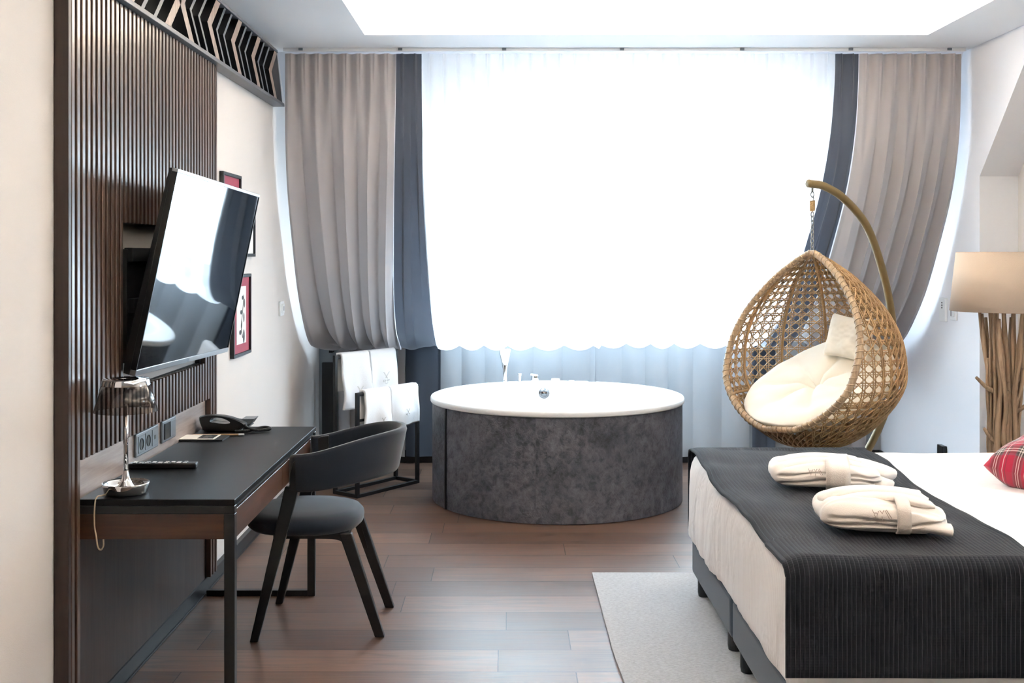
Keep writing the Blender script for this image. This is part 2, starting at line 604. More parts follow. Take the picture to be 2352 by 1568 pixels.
# niche back wall with a window opening beyond the picture's right edge
WY0, WY1, WZ0, WZ1 = 3.45, 4.05, 1.25, 1.9
mb = MB()
mb.box(XN, XN + .15, YB, WY0, 0, H + .3).box(XN, XN + .15, WY1, YJ + .1, 0, H + .3).box(XN, XN + .15, WY0, WY1, 0, WZ0).box(XN, XN + .15, WY0, WY1, WZ1, H + .3)
struct(mb.build('wall_niche', M['niche']), 'pale wall at the back of the niche behind the driftwood lamp', 'wall')
struct(MB().box(XL - .2, XN + .2, YB - .15, YB, 0, H + .3).build('wall_back', M['wallback']), 'wall behind the camera', 'wall')
w3 = struct(MB().box(XN + .03, XN + .09, WY0, WY0 + .06, WZ0, WZ1).box(XN + .03, XN + .09, WY1 - .06, WY1, WZ0, WZ1).box(XN + .03, XN + .09, WY0, WY1, WZ0, WZ0 + .06)
       .box(XN + .03, XN + .09, WY0, WY1, WZ1 - .06, WZ1).build('window_3', M['white']), 'white dormer window frame', 'window')
MB().box(XN + .055, XN + .06, WY0 + .05, WY1 - .05, WZ0 + .05, WZ1 - .05).build('pane', M['glass'], w3)

# ceiling with light cove
CX0, CX1, CY0, CY1 = -.778, 2.295, 1.2, 6.23
mb = MB()
mb.box(XL - .15, CX0, YB, YT + .02, H, H + .06).box(CX1, XN + .15, YB, YT + .02, H, H + .06)
mb.box(CX0, CX1, YB, CY0, H, H + .06).box(CX0, CX1, CY1, YT + .02, H, H + .06)
struct(mb.build('ceiling', M['ceil']), 'white ceiling around the lit cove', 'ceiling')
mb = MB()
e = .2
mb.box(CX0 - e, CX1 + e, CY0 - e, CY1 + e, H + .2, H + .26)
mb.box(CX0 - e - .03, CX0 - e, CY0 - e, CY1 + e, H + .06, H + .26).box(CX1 + e, CX1 + e + .03, CY0 - e, CY1 + e, H + .06, H + .26)
mb.box(CX0 - e, CX1 + e, CY0 - e - .03, CY0 - e, H + .06, H + .26).box(CX0 - e, CX1 + e, CY1 + e, CY1 + e + .03, H + .06, H + .26)
struct(mb.build('ceiling_cove', M['ceil']), 'raised white ceiling panel inside the glowing cove', 'ceiling')
mb = MB()
g = .12
for x0, x1, y0, y1 in ((CX0 - g - .02, CX0 - g, CY0 - g, CY1 + g), (CX1 + g, CX1 + g + .02, CY0 - g, CY1 + g), (CX0 - g, CX1 + g, CY0 - g - .02, CY0 - g), (CX0 - g, CX1 + g, CY1 + g, CY1 + g + .02)):
    mb.box(x0, x1, y0, y1, H + .062, H + .074)
tag(mb.build('light_strip', M['led'], origin=(0, 3.7, H + .062)), 'warm white light strip hidden inside the ceiling cove', 'light')

# slope wall with roof windows.  local (x, s, d): s along slope downwards, d outwards
sl = V((0, YW - YT, ZK - H)); SLn = sl.length; sl.normalize()
no = V((0, sl.z, -sl.y)) * -1            # outward normal (up and away)
def SP(x, s, d):
    return V((x, YT, H)) + sl * s + no * d
def sbox(mb, x0, x1, s0, s1, d0, d1):
    vs = [SP(x, s, d) for d in (d0, d1) for s in (s0, s1) for x in (x0, x1)]
    return mb.add(vs, [(0, 2, 3, 1), (4, 5, 7, 6), (0, 1, 5, 4), (2, 6, 7, 3), (0, 4, 6, 2), (1, 3, 7, 5)])
S0, S1 = .53, SLn - .13
WX0, WX1 = -.52, 1.80
mb = MB()
sbox(mb, XL - .1, XN + .1, -.05, S0, 0, .2); sbox(mb, XL - .1, WX0, S0, S1, 0, .2); sbox(mb, WX1, XN + .1, S0, S1, 0, .2); sbox(mb, XL - .1, XN + .1, S1, SLn + .12, 0, .2)
struct(mb.build('wall_slope', M['wallr']), 'sloping roof wall holding the windows behind the curtains', 'wall')
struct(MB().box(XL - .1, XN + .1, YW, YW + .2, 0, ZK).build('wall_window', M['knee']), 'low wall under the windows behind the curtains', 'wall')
for k, (a, b, bl) in enumerate(((-.50, .44, .22), (.70, 1.66, .04))):
    mb = MB()
    f = .065
    for q in ((a, a + f, S0, S1), (b - f, b, S0, S1), (a, b, S0, S0 + f), (a, b, S1 - f, S1)):
        sbox(mb, q[0], q[1], q[2], q[3], .04, .12)
    w = struct(mb.build('window_%d' % (k + 1), M['white']), ['left roof window frame behind the sheer curtain', 'right roof window frame behind the sheer curtain'][k], 'window')
    sbox(MB(), a + f, b - f, S0 + f, S1 - f, .075, .081).build('pane', M['glass'], w)
    sbox(MB(), a + f, b - f, S0 + f, S0 + f + bl, .05, .054).build('blind', M['blind'], w)
mb = MB()
sbox(mb, .46, .68, S0, S1, .02, .16)
struct(mb.build('trim_1', M['white']), 'white post between the two roof windows', 'trim')

# skirting
struct(MB().box(XL, XL + .026, YB, YW, 0, .067).box(XL + .026, XL + .031, YB, YW, 0, .008).build('baseboard_left', M['skirting'], bevel=.003), 'black skirting along the desk wall', 'baseboard')
struct(MB().box(XL, XR, YW - .016, YW, 0, .09).build('baseboard_window', M['skirting'], bevel=.003), 'black skirting under the windows', 'baseboard')
struct(MB().box(XR - .016, XR, YJ, YW, 0, .09).build('baseboard_right', M['skirting'], bevel=.003), 'black skirting along the right wall', 'baseboard')

# ------------------------------------------------------------------ slatted wall panel
PY0, PY1, PZ = 3.44, 5.185, 2.356
pan = thing('slat_wall_panel', 'tall brown slatted wood wall panel behind the television and desk', 'wall panel', (XL, 4.3, 0))
MB().box(XL + .001, -1.3145, PY0 - .022, PY0, 0, PZ).build('side_board', M['walnut'], pan, bevel=.002)
BX = -1.338
TY0, TY1, TZ0, TZ1 = 3.93, 4.95, 1.03, 1.61
mb = MB()
bx = -1.335
mb.box(XL + .001, bx, PY0, TY0, .867, PZ).box(XL + .001, bx, TY1, PY1, .867, PZ).box(XL + .001, bx, TY0, TY1, .867, TZ0).box(XL + .001, bx, TY0, TY1, TZ1, PZ)
mb.box(XL + .001, bx, PY0, 3.535, .068, .867).box(XL + .001, bx, 5.055, PY1, .068, .867)
mb.build('backing_board', M['slatback'], pan)
mb = MB()
n = 40
pit = (PY1 - PY0) / n
for i in range(n):
    y0 = PY0 + pit * i + .006
    y1 = y0 + .024
    zs = [(.07, PZ)]
    if y0 > 3.53 and y1 < 5.06:
        zs = [(.864, PZ)]
        if y1 > TY0 and y0 < TY1:
            zs = [(.864, TZ0), (TZ1, PZ)]
    for a, b in zs:
        mb.box(bx - .002, -1.315, y0, y1, a, b)
mb.build('slats', M['slat'], pan, bevel=.002, segs=1)
MB().box(XL + .001, BX, 3.535, 5.055, .735, .864).build('splash_board', M['board'], pan)
MB().box(XL + .001, BX, 3.535, 5.055, .068, .735).build('lower_board', M['board2'], pan)
MB().box(XL + .001, XL + .004, TY0, TY1, TZ0, TZ1).build('niche_back', M['wall'], pan)

# ------------------------------------------------------------------ lattice frieze
lat = thing('lattice_frieze', 'chevron wooden lattice frieze along the top of the left wall', 'frieze', (XL, 5.0, 2.36))
FX0, FX1 = -1.355, -1.298
LY0 = 3.3
def endy(z):      # sloping far end, parallel to the roof slope
    return 6.60 - (z - 2.36) * .60
mb = MB().prism([(FX0, LY0, 2.356), (FX0, endy(2.356), 2.356), (FX0, endy(2.374), 2.374), (FX0, LY0, 2.374)], (FX1 - FX0 + .01, 0, 0))
mb.build('bottom_rail', M['latticegrey'], lat, bevel=.002)
MB().prism([(FX0, LY0, 2.637), (FX0, endy(2.637), 2.637), (FX0, endy(2.652), 2.652), (FX0, LY0, 2.652)], (FX1 - FX0 + .005, 0, 0)).build('top_rail', M['latticegrey'], lat, bevel=.002)
MB().prism([(FX0, endy(2.374) - .02, 2.374), (FX0, endy(2.374), 2.374), (FX0, endy(2.637), 2.637), (FX0, endy(2.637) - .02, 2.637)], (FX1 - FX0, 0, 0)).build('end_rail', M['latticegrey'], lat)
z0, zm, z1 = 2.374, 2.509, 2.637
def strip(yc, off, w, front, mat):
    # chevron strip: centre y at rails yc, apex at yc+off
    def X(x):
        return [V((x, yc - w / 2, z0)), V((x, yc + off - w / 2, zm)), V((x, yc - w / 2, z1)), V((x, yc + w / 2, z1)), V((x, yc + off + w / 2, zm)), V((x, yc + w / 2, z0))]
    a, b = X(FX0 + .001), X(front)
    mb = MB()
    quads = [(0, 1, 4, 5), (1, 2, 3, 4)]
    mb.add(b, quads, mi=0)
    mb.add(a, quads, mi=1)
    vs = a + b
    mb.add(vs, [(k, (k + 1) % 6, 6 + (k + 1) % 6, 6 + k) for k in range(6)], mi=1)
    return mb.build('lattice_strip', [mat, M['blackwood']], lat)
k = 0
y = 4.70
while y < 6.52:
    big = k % 3 == 0
    strip(y, -.15, .075 if big else .03, FX1 if big else FX1 - .006, M['latticewood'] if big else M['latticegrey'])
    y += .148 if big else (.128 if k % 3 == 1 else .148)
    k += 1
y = 4.36
k = 0
while y > 3.4:
    big = k % 3 == 0
    strip(y, .15, .075 if big else .035, FX1 if big else FX1 - .006, M['latticewood'] if big else M['latticegrey'])
    y -= .145
    k += 1
mb = MB().prism([(FX0, 4.53, z1), (FX0, 4.56, z1), (FX0, 4.70, z0), (FX0, 4.65, z0)], (.05, 0, 0))
mb.build('lattice_strip', M['blackwood'], lat)

# ------------------------------------------------------------------ television
tv = thing('television', 'large silver-edged flat television tilted out from the slatted panel', 'television', (-1.188, 4.502, 1.429))
ca, sa = math.cos, math.sin
Rm = Matrix.Rotation(-.01, 4, 'Z') @ Matrix.Rotation(.2, 4, 'Y') @ Matrix.Rotation(-.019, 4, 'X')
TM = Matrix.Translation(tv.location) @ Rm
W2, H2 = 1.251 / 2, .36
def tvbox(x0, x1, y0, y1, z0, z1, mb=None):
    mb = mb or MB()
    return mb.box(x0, x1, y0, y1, z0, z1)
MB().box(-.02, .001, -W2, W2, H2 - .013, H2).xf(TM).build('top_bezel', M['bezel'], tv, bevel=.0015, segs=1)
MB().box(-.02, .001, -W2, W2, -H2, -H2 + .02).xf(TM).build('bottom_bezel', M['bezel'], tv, bevel=.0015, segs=1)
MB().box(-.018, -.002, -W2 + .006, W2 - .006, -H2 + .02, H2 - .013).xf(TM).build('screen', M['screen'], tv)
mb = MB()
mb.box(-.02, .0005, -W2, -W2 + .006, -H2 + .02, H2 - .013).box(-.02, .0005, W2 - .006, W2, -H2 + .02, H2 - .013)
mb.loft([[V((x, y, z)) for x, z in ((-.0205, H2 - .001), (-.030, H2 - .003), (-.047, -H2 + .06), (-.040, -H2 + .003), (-.0205, -H2 + .001))] for y in (-W2 + .0005, W2 - .0005)])
mb.xf(TM).build('casing', M['blackplastic'], tv)
mb = MB()
mb.box(-1.356, -1.335, 4.0, 4.9, 1.12, 1.52)
mb.box(-1.335, -1.27, 4.3, 4.36, 1.2, 1.5).box(-1.335, -1.27, 4.66, 4.72, 1.2, 1.5)
mb.bar((-1.335, 4.02, 1.5), (-1.335, 4.9, 1.5), .03, .05).bar((-1.33, 4.02, 1.32), (-1.33, 4.9, 1.32), .03, .05)
mb.build('wall_bracket', M['black'], tv, bevel=.002)
MB().box(-.0005, .0015, -.012, .012, -H2 + .005, -H2 + .015).xf(TM).build('maker_badge', M['chrome'], tv)

# ------------------------------------------------------------------ desk
DX0, DX1, DY0, DY1, DZ = -1.333, -.846, 3.54, 5.045, .741
dk = thing('desk', 'narrow desk with charcoal top, walnut drawers and black steel frame', 'desk', (-1.09, 4.29, 0))
MB().box(DX0, DX1, DY0, DY1, DZ - .020, DZ).build('desk_top', M['desktop'], dk, bevel=.0025)
mb = MB()
fz = DZ - .0205
for y0, y1 in ((DY0, DY0 + .03), (DY1 - .03, DY1)):
    mb.box(DX0 + .005, DX1, y0, y1, fz - .025, fz)
    mb.box(DX1 - .033, DX1, y0, y1, 0, fz - .025)
    mb.box(DX0 + .01, DX1 - .033, y0, y1, 0, .025)
mb.box(DX0 + .005, DX0 + .03, DY0 + .03, DY1 - .03, fz - .025, fz).box(DX1 - .025, DX1 - .006, DY0 + .03, DY1 - .03, fz - .012, fz)
mb.build('frame', M['black'], dk, bevel=.0015, segs=1)
MB().box(DX0 + .005, DX1 - .034, DY0 + .002, DY0 + .028, .617, fz - .0255).build('end_panel', M['walnutf'], dk)
ym = (DY0 + DY1) / 2
for a, b in ((DY0 + .031, ym - .0015), (ym + .0015, DY1 - .031)):
    MB().box(DX1 - .022, DX1 - .001, a, b, .617, fz - .014).build('drawer', M['walnutx'], dk, bevel=.001, segs=1)
MB().box(DX0 + .006, DX1 - .024, DY0 + .031, DY1 - .031, .622, fz - .026).build('drawer_box', M['walnutx'], dk)

# table lamp
lx, ly = -1.212, 3.625
tl = thing('table_lamp', 'chrome table lamp with smoked glass shade on the desk', 'lamp', (lx, ly, DZ))
MB().lathe([(.001, .001), (.058, 0), (.066, .006), (.0715, .03), (.073, .036), (.0715, .037), (.066, .03), (.058, .014), (.04, .016), (.022, .03), (.012, .05), (.008, .075)], (lx, ly, DZ), 56).build('base', M['chrome'], tl, sm=True)
MB().lathe([(.008, .07), (.0075, .28)], (lx, ly, DZ), 20, True, True).build('stem', M['chrome'], tl, sm=True)
sh = MB().lathe([(.098, .262), (.0745, .346)], (lx, ly, DZ), 64).build('lamp_shade', M['smoke'], tl, sm=True, solid=.002)
MB().lathe([(.0748, .345), (.073, .362), (.070, .366), (.001, .366), (.001, .363), (.069, .363), (.0725, .345)], (lx, ly, DZ), 56).build('shade_cap', M['chrome'], tl, sm=True)
MB().lathe([(.001, .285), (.008, .287), (.009, .31), (.006, .33), (.012, .345), (.001, .346)], (lx, ly, DZ), 20).build('bulb', M['steel'], tl, sm=True)
cp = catmull([(lx - .03, ly - .03, DZ + .012), (lx - .055, ly - .05, DZ + .006), (lx - .065, DY0 + .01, DZ + .005), (lx - .066, DY0 - .006, DZ - .02), (lx - .066, DY0 - .008, DZ - .08), (lx - .06, DY0 - .01, .63), (lx - .055, DY0 - .01, .597), (lx - .045, DY0 - .012, .588), (lx - .037, DY0 - .012, .60), (lx - .037, DY0 - .012, .62)], 8)
MB().tube(cp, .0026, 8).build('power_cord', M['cordbeige'], tl, sm=True)

# telephone
px0, py0 = -1.322, 4.88
ph = thing('telephone', 'black desk telephone with handset and coiled cord', 'telephone', (px0 + .1, py0, DZ))
def PP(x, z, y):
    return V((px0 + x, py0 + y, DZ + z))
outer = [(0, .059), (.017, .0685), (.06, .0716), (.107, .0684), (.155, .0557), (.200, .033), (.183, .012), (.168, .004), (.03, .004), (.012, .019)]
ho = catmull([(a, 0, b) for a, b in outer], 4, True)
inner = [(.05, .044), (.056, .060), (.075, .063), (.105, .059), (.128, .049), (.136, .040), (.11, .036), (.07, .041)]
hi = catmull([(a, 0, b) for a, b in inner], 5, True)
mb = MB()
n = len(ho)
def ring(src, y, c, k):
    return [PP(c[0] + (p.x - c[0]) * k, c[1] + (p.z - c[1]) * k, y) for p in src]
cc = (.09, .04)
mb.loft([ring(ho, .0, cc, .93), ring(ho, .012, cc, 1), ring(ho, .045, cc, 1), ring(ho, .055, cc, .95)], False)
# front and rear faces with an opening between handset and cradle
import itertools
def annulus(yy, ks):
    o = ring(ho, yy, cc, ks); i = ring(hi, yy, cc, 1)
    m = min(len(o), len(i))
    oo = [o[int(j * len(o) / 40)] for j in range(40)]
    ii = []
    for q in oo:
        ii.append(min(i, key=lambda p: (V((p.x, p.z)) - V((PP(*cc, 0).x, PP(*cc, 0).z))).angle(V((q.x, q.z)) - V((PP(.095, .05, 0).x, PP(.095, .05, 0).z)))))
    return oo, ii
for yy, ks in ((0., .93), (.055, .95)):
    o = ring(ho, yy, cc, ks)
    c0 = V((PP(.093, .05, 0).x, 0, PP(.093, .05, 0).z))
    iv = ring(hi, yy, cc, 1)
    def ang(p):
        return math.atan2(p.z - c0.z, p.x - c0.x)
    def rayhit(a):
        return min(iv, key=lambda p: abs((ang(p) - a + PI) % (2 * PI) - PI))
    ii = [rayhit(ang(p)) for p in o]
    m = len(o)
    mb.add(o + ii, [(k, (k + 1) % m, m + (k + 1) % m, m + k) for k in range(m)])
mb.loft([ring(hi, 0, cc, 1), ring(hi, .055, cc, 1)], False)
mb.build('handset', M['blackplastic'], ph, sm=False)
mb = MB()
bp = [(.02, .0), (.185, .0), (.2, .012), (.16, .03), (.06, .042), (.03, .04)]
mb.prism([PP(a, b, .058) for a, b in bp], (0, .13, 0))
mb.build('body', M['blackplastic'], ph, bevel=.004)
mb = MB()
mb.prism([PP(a, b, .08) for a, b in ((.165, .045), (.222, .046), (.205, .022), (.19, .02))], (0, .09, 0))
mb.build('display', M['socketgrey'], ph, bevel=.002)
path = catmull([PP(.195, .025, .02), PP(.215, .016, .0), PP(.25, .010, -.01), PP(.29, .010, .01), PP(.30, .012, .035), PP(.27, .014, .05), PP(.235, .010, .02), PP(.21, .009, -.02), PP(.165, .009, -.035)], 30)
rs, L = resample(path, 900)
hel = []
for i, p in enumerate(rs):
    t = (rs[min(i + 1, 900)] - rs[max(i - 1, 0)]).normalized()
    s = t.cross(V((0, 0, 1))).normalized(); u = s.cross(t)
    a = i * .62
    hel.append(p + (s * math.cos(a) + u * math.sin(a)) * .0055)
MB().tube(hel, .0019, 4).build('coiled_cord', M['blackplastic'], ph, sm=True)

# notepad, booklet, pencil, remote
a = Matrix.Translation((-1.255, 4.715, DZ))
tag(MB().box(-.085, .095, -.07, .05, .0, .006).xf(a).build('notepad', M['darkprint'], origin=a.translation), 'dark notepad lying under a cream card on the desk', 'notepad')
cd = thing('greeting_card', 'cream card with dark printed corner lying on the notepad', 'card', a.translation + V((0, 0, .0065)))
MB().box(-.085, .06, -.068, .048, .0065, .009).xf(a).build('card_sheet', M['paper'], cd)
MB().box(-.012, .052, -.055, .040, .0091, .0094).xf(a).build('printed_panel', M['darkprint'], cd)
mb = MB()
for i, w in enumerate((.02, .034, .026)):
    mb.box(.006, .006 + w, -.03 + i * .018, -.027 + i * .018, .0094, .0097)
mb.xf(a).build('printed_text', M['thread'], cd)
pc = thing('pencil', 'natural wood pencil lying beside the notepad', 'pencil', (-1.25, 4.785, DZ))
MB().tube([(-1.32, 4.782, DZ + .0045), (-1.128, 4.79, DZ + .0045)], .0038, 6).build('pencil_body', M['pencil'], pc)
MB().tube([(-1.128, 4.79, DZ + .0045), (-1.105, 4.791, DZ + .0045)], .0041, 8).build('eraser', M['whiteplastic'], pc)
rc = thing('remote_control', 'black television remote control lying on the desk', 'remote', (-1.22, 4.05, DZ))
RM = Matrix.Translation((-1.222, 4.055, DZ)) @ Matrix.Rotation(.06, 4, 'Z')
MB().box(-.12, .118, -.022, .022, 0.001, .021).xf(RM).build('body', M['blackplastic'], rc, bevel=.005, segs=3)
for i in range(9):
    for j in range(3):
        if (i + j) % 7 == 6:
            continue
        MB().box(-.105 + i * .022, -.092 + i * .022, -.016 + j * .012, -.008 + j * .012, .0205, .0235).xf(RM).build('button', M['whiteplastic' if (i + j) % 3 else 'socketgrey'], rc, bevel=.001, segs=1)

# sockets and switches over the desk
sk = thing('socket_plate', 'grey double power socket plate above the desk', 'socket', (BX, 4.22, .80))
sz0, sz1 = .772, .857
MB().box(BX + .0005, BX + .010, 4.085, 4.345, sz0, sz1).build('plate', M['socketgrey'], sk, bevel=.005, segs=3)
for yc in (4.135, 4.215):
    mb = MB()
    mb.box(BX + .010, BX + .012, yc - .032, yc + .032, sz0 + .012, sz1 - .012)
    ins = mb.build('socket_insert', M['socketgrey'], sk, bevel=.001, segs=1)
    mb = MB().lathe([(.001, 0), (.021, 0), (.021, .002)], (0, 0, 0), 28).xf(Matrix.Translation((BX + .0122, yc, .8145)) @ Matrix.Rotation(PI / 2, 4, 'Y'))
    mb.build('socket_hole', M['blackplastic'], ins, sm=False)
mb = MB().box(BX + .010, BX + .012, 4.265, 4.328, sz0 + .012, sz1 - .012)
ins = mb.build('data_insert', M['socketgrey'], sk, bevel=.001, segs=1)
MB().box(BX + .012, BX + .0128, 4.288, 4.305, .807, .822).build('data_port', M['blackplastic'], ins)
sw = thing('switch_plate', 'grey light switch plate above the desk beside the sockets', 'switch', (BX, 4.48, .80))
MB().box(BX + .0005, BX + .010, 4.395, 4.575, sz0, sz1).build('plate', M['socketgrey'], sw, bevel=.005, segs=3)
MB().box(BX + .010, BX + .014, 4.415, 4.478, sz0 + .012, sz1 - .012).build('rocker', M['blackplastic'], sw, bevel=.001, segs=1)
MB().box(BX + .010, BX + .014, 4.49, 4.555, sz0 + .012, sz1 - .012).build('rocker', M['socketgrey'], sw, bevel=.001, segs=1)

# ------------------------------------------------------------------ pictures on the left wall
def picture(label, y0, y1, z0, z1, mat, sheet):
    t = thing('picture_frame', label, 'picture', (XL, (y0 + y1) / 2, z0), 'framed pictures on the left wall')
    b, d = .016, .022
    mb = MB()
    x0, x1 = XL + .001, XL + d
    mb.box(x0, x1, y0, y1, z1 - b, z1).box(x0, x1, y0, y1, z0, z0 + b).box(x0, x1, y0, y0 + b, z0 + b, z1 - b).box(x0, x1, y1 - b, y1, z0 + b, z1 - b)
    mb.build('frame', M['black'], t, bevel=.0015, segs=1)
    MB().box(x0, XL + .012, y0 + b, y1 - b, z0 + b, z1 - b).build('mat_board', mat, t)
    if sheet:
        a0, a1, c0, c1 = sheet
        s = MB().box(XL + .012, XL + .0135, a0, a1, c0, c1).build('drawing', M['paper'], t)
        mb = MB()
        ym = (a0 + a1) / 2
        xx = XL + .0145
        h = c1 - c0
        stem = catmull([(xx, ym + .02, c0 + .1 * h), (xx, ym - .01, c0 + .3 * h), (xx, ym + .02, c0 + .55 * h), (xx, ym + .045, c0 + .85 * h)], 8)
        mb.tube(stem, .0016, 4)
        for q, (dy, f, r) in enumerate(((.05, .12, .03), (-.03, .2, .022), (.05, .45, .022), (-.01, .55, .02), (.06, .7, .02), (.02, .8, .018), (.0, .35, .018))):
            pts = [V((xx, ym + dy + r * math.cos(w) * (1 if q % 2 else .6), c0 + f * h + r * math.sin(w) * (.6 if q % 2 else 1.2))) for w in [2 * PI * k / 12 for k in range(12)]]
            mb.add(pts, [tuple(range(12))])
        mb.build('ink_sketch', M['darkprint'], s)
picture('black framed picture with red mat, its top showing above the television', 5.385, 5.75, 1.49, 1.896, M['matred'], (5.48, 5.66, 1.57, 1.80))
picture('black framed picture with white mat mostly hidden behind the television edge', 5.80, 6.07, 1.49, 1.77, M['paper'], None)
picture('black framed plant sketch in red mat, lowest of the pictures', 5.59, 5.97, .99, 1.402, M['matred'], (5.68, 5.88, 1.05, 1.34))

ws = thing('wall_switch', 'white wall switch beside the left curtains', 'switch', (XL, 6.84, 1.17))
MB().box(XL + .0005, XL + .012, 6.79, 6.90, 1.135, 1.222).build('plate', M['whiteplastic'], ws, bevel=.003)
MB().box(XL + .012, XL + .02, 6.815, 6.875, 1.15, 1.207).build('rocker', M['whiteplastic'], ws, bevel=.003)
MB().box(XL + .02, XL + .0205, 6.835, 6.855, 1.165, 1.192).build('indicator', M['socketgrey'], ws)

# ------------------------------------------------------------------ chair
ch = thing('desk_chair', 'slate velvet chair with curved back and black wooden legs at the desk', 'chair', (-.76, 4.67, 0))
def sup(th, a, b, e=2.6):
    c, s = math.cos(th), math.sin(th)
    return (a * math.copysign(abs(c) ** (2 / e), c), b * math.copysign(abs(s) ** (2 / e), s))
scx, scy = -.832, 4.67
prof = [(.0, .478), (.5, .478), (.8, .475), (.93, .466), (.99, .45), (1., .435), (.985, .415), (.93, .403), (.0, .402)]
rows = []
for k, z in prof:
    rows.append([V((scx + sup(2 * PI * i / 56, .234 * k, .240 * k, 2.35)[0], scy + sup(2 * PI * i / 56, .234 * k, .240 * k, 2.35)[1], z)) for i in range(56)])
MB().grid(rows, wrap=True).build('seat', M['velvet'], ch, sm=True)
# back shell, arc from the near front post round to the far one
rows = []
N = 48
for i in range(N + 1):
    f = i / N
    th = lerp(-2.02, 2.02, f)              # 0 = directly behind (+X)
    wb = smooth((math.cos(th) + .45) / 1.45)
    zt, zb = lerp(.722, .800, wb), lerp(.578, .622, wb)
    ex = lerp(0, .038, wb)
    rx, ry = .262, .248
    ring_ = []
    cxs, cys = -.735, 4.67
    dirv = V((math.cos(th), math.sin(th), 0))
    def pt(off, z, hfrac):
        r = V((cxs + (rx + off + ex * hfrac) * math.cos(th), cys + (ry + off + ex * .5 * hfrac) * math.sin(th), z))
        return r
    tk = .017
    for off, hf in ((tk, 0.06), (tk, .3), (tk, .6), (tk, .92), (tk * .6, 1.), (-tk * .6, 1.), (-tk, .92), (-tk, .6), (-tk, .3), (-tk, .06), (-tk * .6, 0), (tk * .6, 0)):
        ring_.append(pt(off, lerp(zb, zt, hf), hf))
    rows.append(ring_)
MB().loft(rows).build('backrest', M['velvet'], ch, sm=True)
def post(a, b, wa, wb, ta, tb):
    # flat leg: width in X, thickness in Y
    rings = []
    for f in [i / 8 for i in range(9)]:
        p = V(a).lerp(V(b), f)
        w, t = lerp(wa, wb, f), lerp(ta, tb, f)
        rings.append([p + V((-w / 2, -t / 2, 0)), p + V((w / 2, -t / 2, 0)), p + V((w / 2, t / 2, 0)), p + V((-w / 2, t / 2, 0))])
    return MB().loft(rings)
for s, yb, yt in ((-1, 4.43, 4.437), (1, 4.915, 4.903)):
    mb = post((-.992, yb, 0), (-.845, yt, .60), .032, .055, .026, .03)
    # rounded head running into the backrest
    hd = [(-.864, .58), (-.852, .610), (-.851, .655), (-.842, .692), (-.828, .712), (-.806, .722), (-.775, .7255), (-.775, .58)]
    mb.prism([V((x, yt - .016, z)) for x, z in hd], (0, .032, 0))
    mb.build('leg', M['blackwood'], ch, bevel=.003)
for yb, yt in ((4.485, 4.50), (4.862, 4.84)):
    mb = post((-.510, yb, 0), (-.648, yt, .405), .038, .05, .03, .034)
    mb.build('leg', M['blackwood'], ch, bevel=.004)
for yy in (4.50, 4.84):
    arc = catmull([(-.60, 0, .26), (-.625, 0, .335), (-.66, 0, .372), (-.72, 0, .383), (-.93, 0, .383)], 6)
    rings = []
    for p in arc:
        xt = min(p.x, -.64) if p.z < .34 else p.x
        rings.append([V((p.x, yy - .015, p.z)), V((p.x, yy + .015, p.z)), V((xt, yy + .015, .401)), V((xt, yy - .015, .401))])
    MB().loft(rings).build('side_apron', M['blackwood'], ch, bevel=.002)
MB().box(-.915, -.88, 4.44, 4.90, .383, .401).build('front_apron', M['blackwood'], ch, bevel=.002)
MB().box(-.68, -.64, 4.516, 4.824, .383, .401).build('rear_apron', M['blackwood'], ch, bevel=.002)

ch.location.x += .01
# ------------------------------------------------------------------ bathtub
TX, TYc, TR_ = .309, 7.10, .785
tub = thing('bathtub', 'large round white bathtub clad in dark slate', 'bathtub', (TX, TYc, 0))
zr = .633
pr = [(TR_ - .02, zr - .037), (TR_ - .004, zr - .036), (TR_, zr - .030), (TR_, zr - .012), (TR_ - .004, zr - .004), (TR_ - .014, zr), (TR_ - .10, zr), (TR_ - .118, zr - .003), (TR_ - .13, zr - .012), (.635, .56), (.60, .40), (.55, .26), (.48, .18), (.38, .15), (.001, .145)]
MB().lathe(pr, (TX, TYc, 0), 128).build('basin', None or M['white'], tub, sm=True)
RC = TR_ - .012
def acl(px):   # image x on the front of the cladding -> angle
    # solve for angle by search along the front arc
    best = min(range(1800, 3600), key=lambda k: abs(1165 + 2620 * (TX + RC * math.cos(k / 10 * PI / 180)) / (TYc + RC * math.sin(k / 10 * PI / 180)) - px))
    return best / 10 * PI / 180
aL, aM = acl(1024), acl(1230)
cuts = [aL - 1.0, aL - .008, aL + .008, aM, aL + 2 * PI - 1.0]
for a0, a1 in ((aL - 1.0, aL - .007), (aL + .007, aM - .0008), (aM + .0008, aM + 1.5), (aM + 1.502, aM + 2.9), (aM + 2.902, aL + 2 * PI - 1.002)):
    MB().lathe([(RC, .004), (RC, zr - .037), (RC - .02, zr - .037), (RC - .02, .004)], (TX, TYc, 0), 40, a0=a0, a1=a1).build('cladding_panel', M['slate'], tub, sm=False)
mb = MB()
p = V((TX + (RC - .002) * math.cos(aL), TYc + (RC - .002) * math.sin(aL), 0))
mb.obox(Matrix.Translation(p + V((0, 0, (zr - .037) / 2 + .002))) @ Matrix.Rotation(aL, 4, 'Z'), .016, .016, zr - .041)
mb.build('corner_trim', M['blackplastic'], tub)
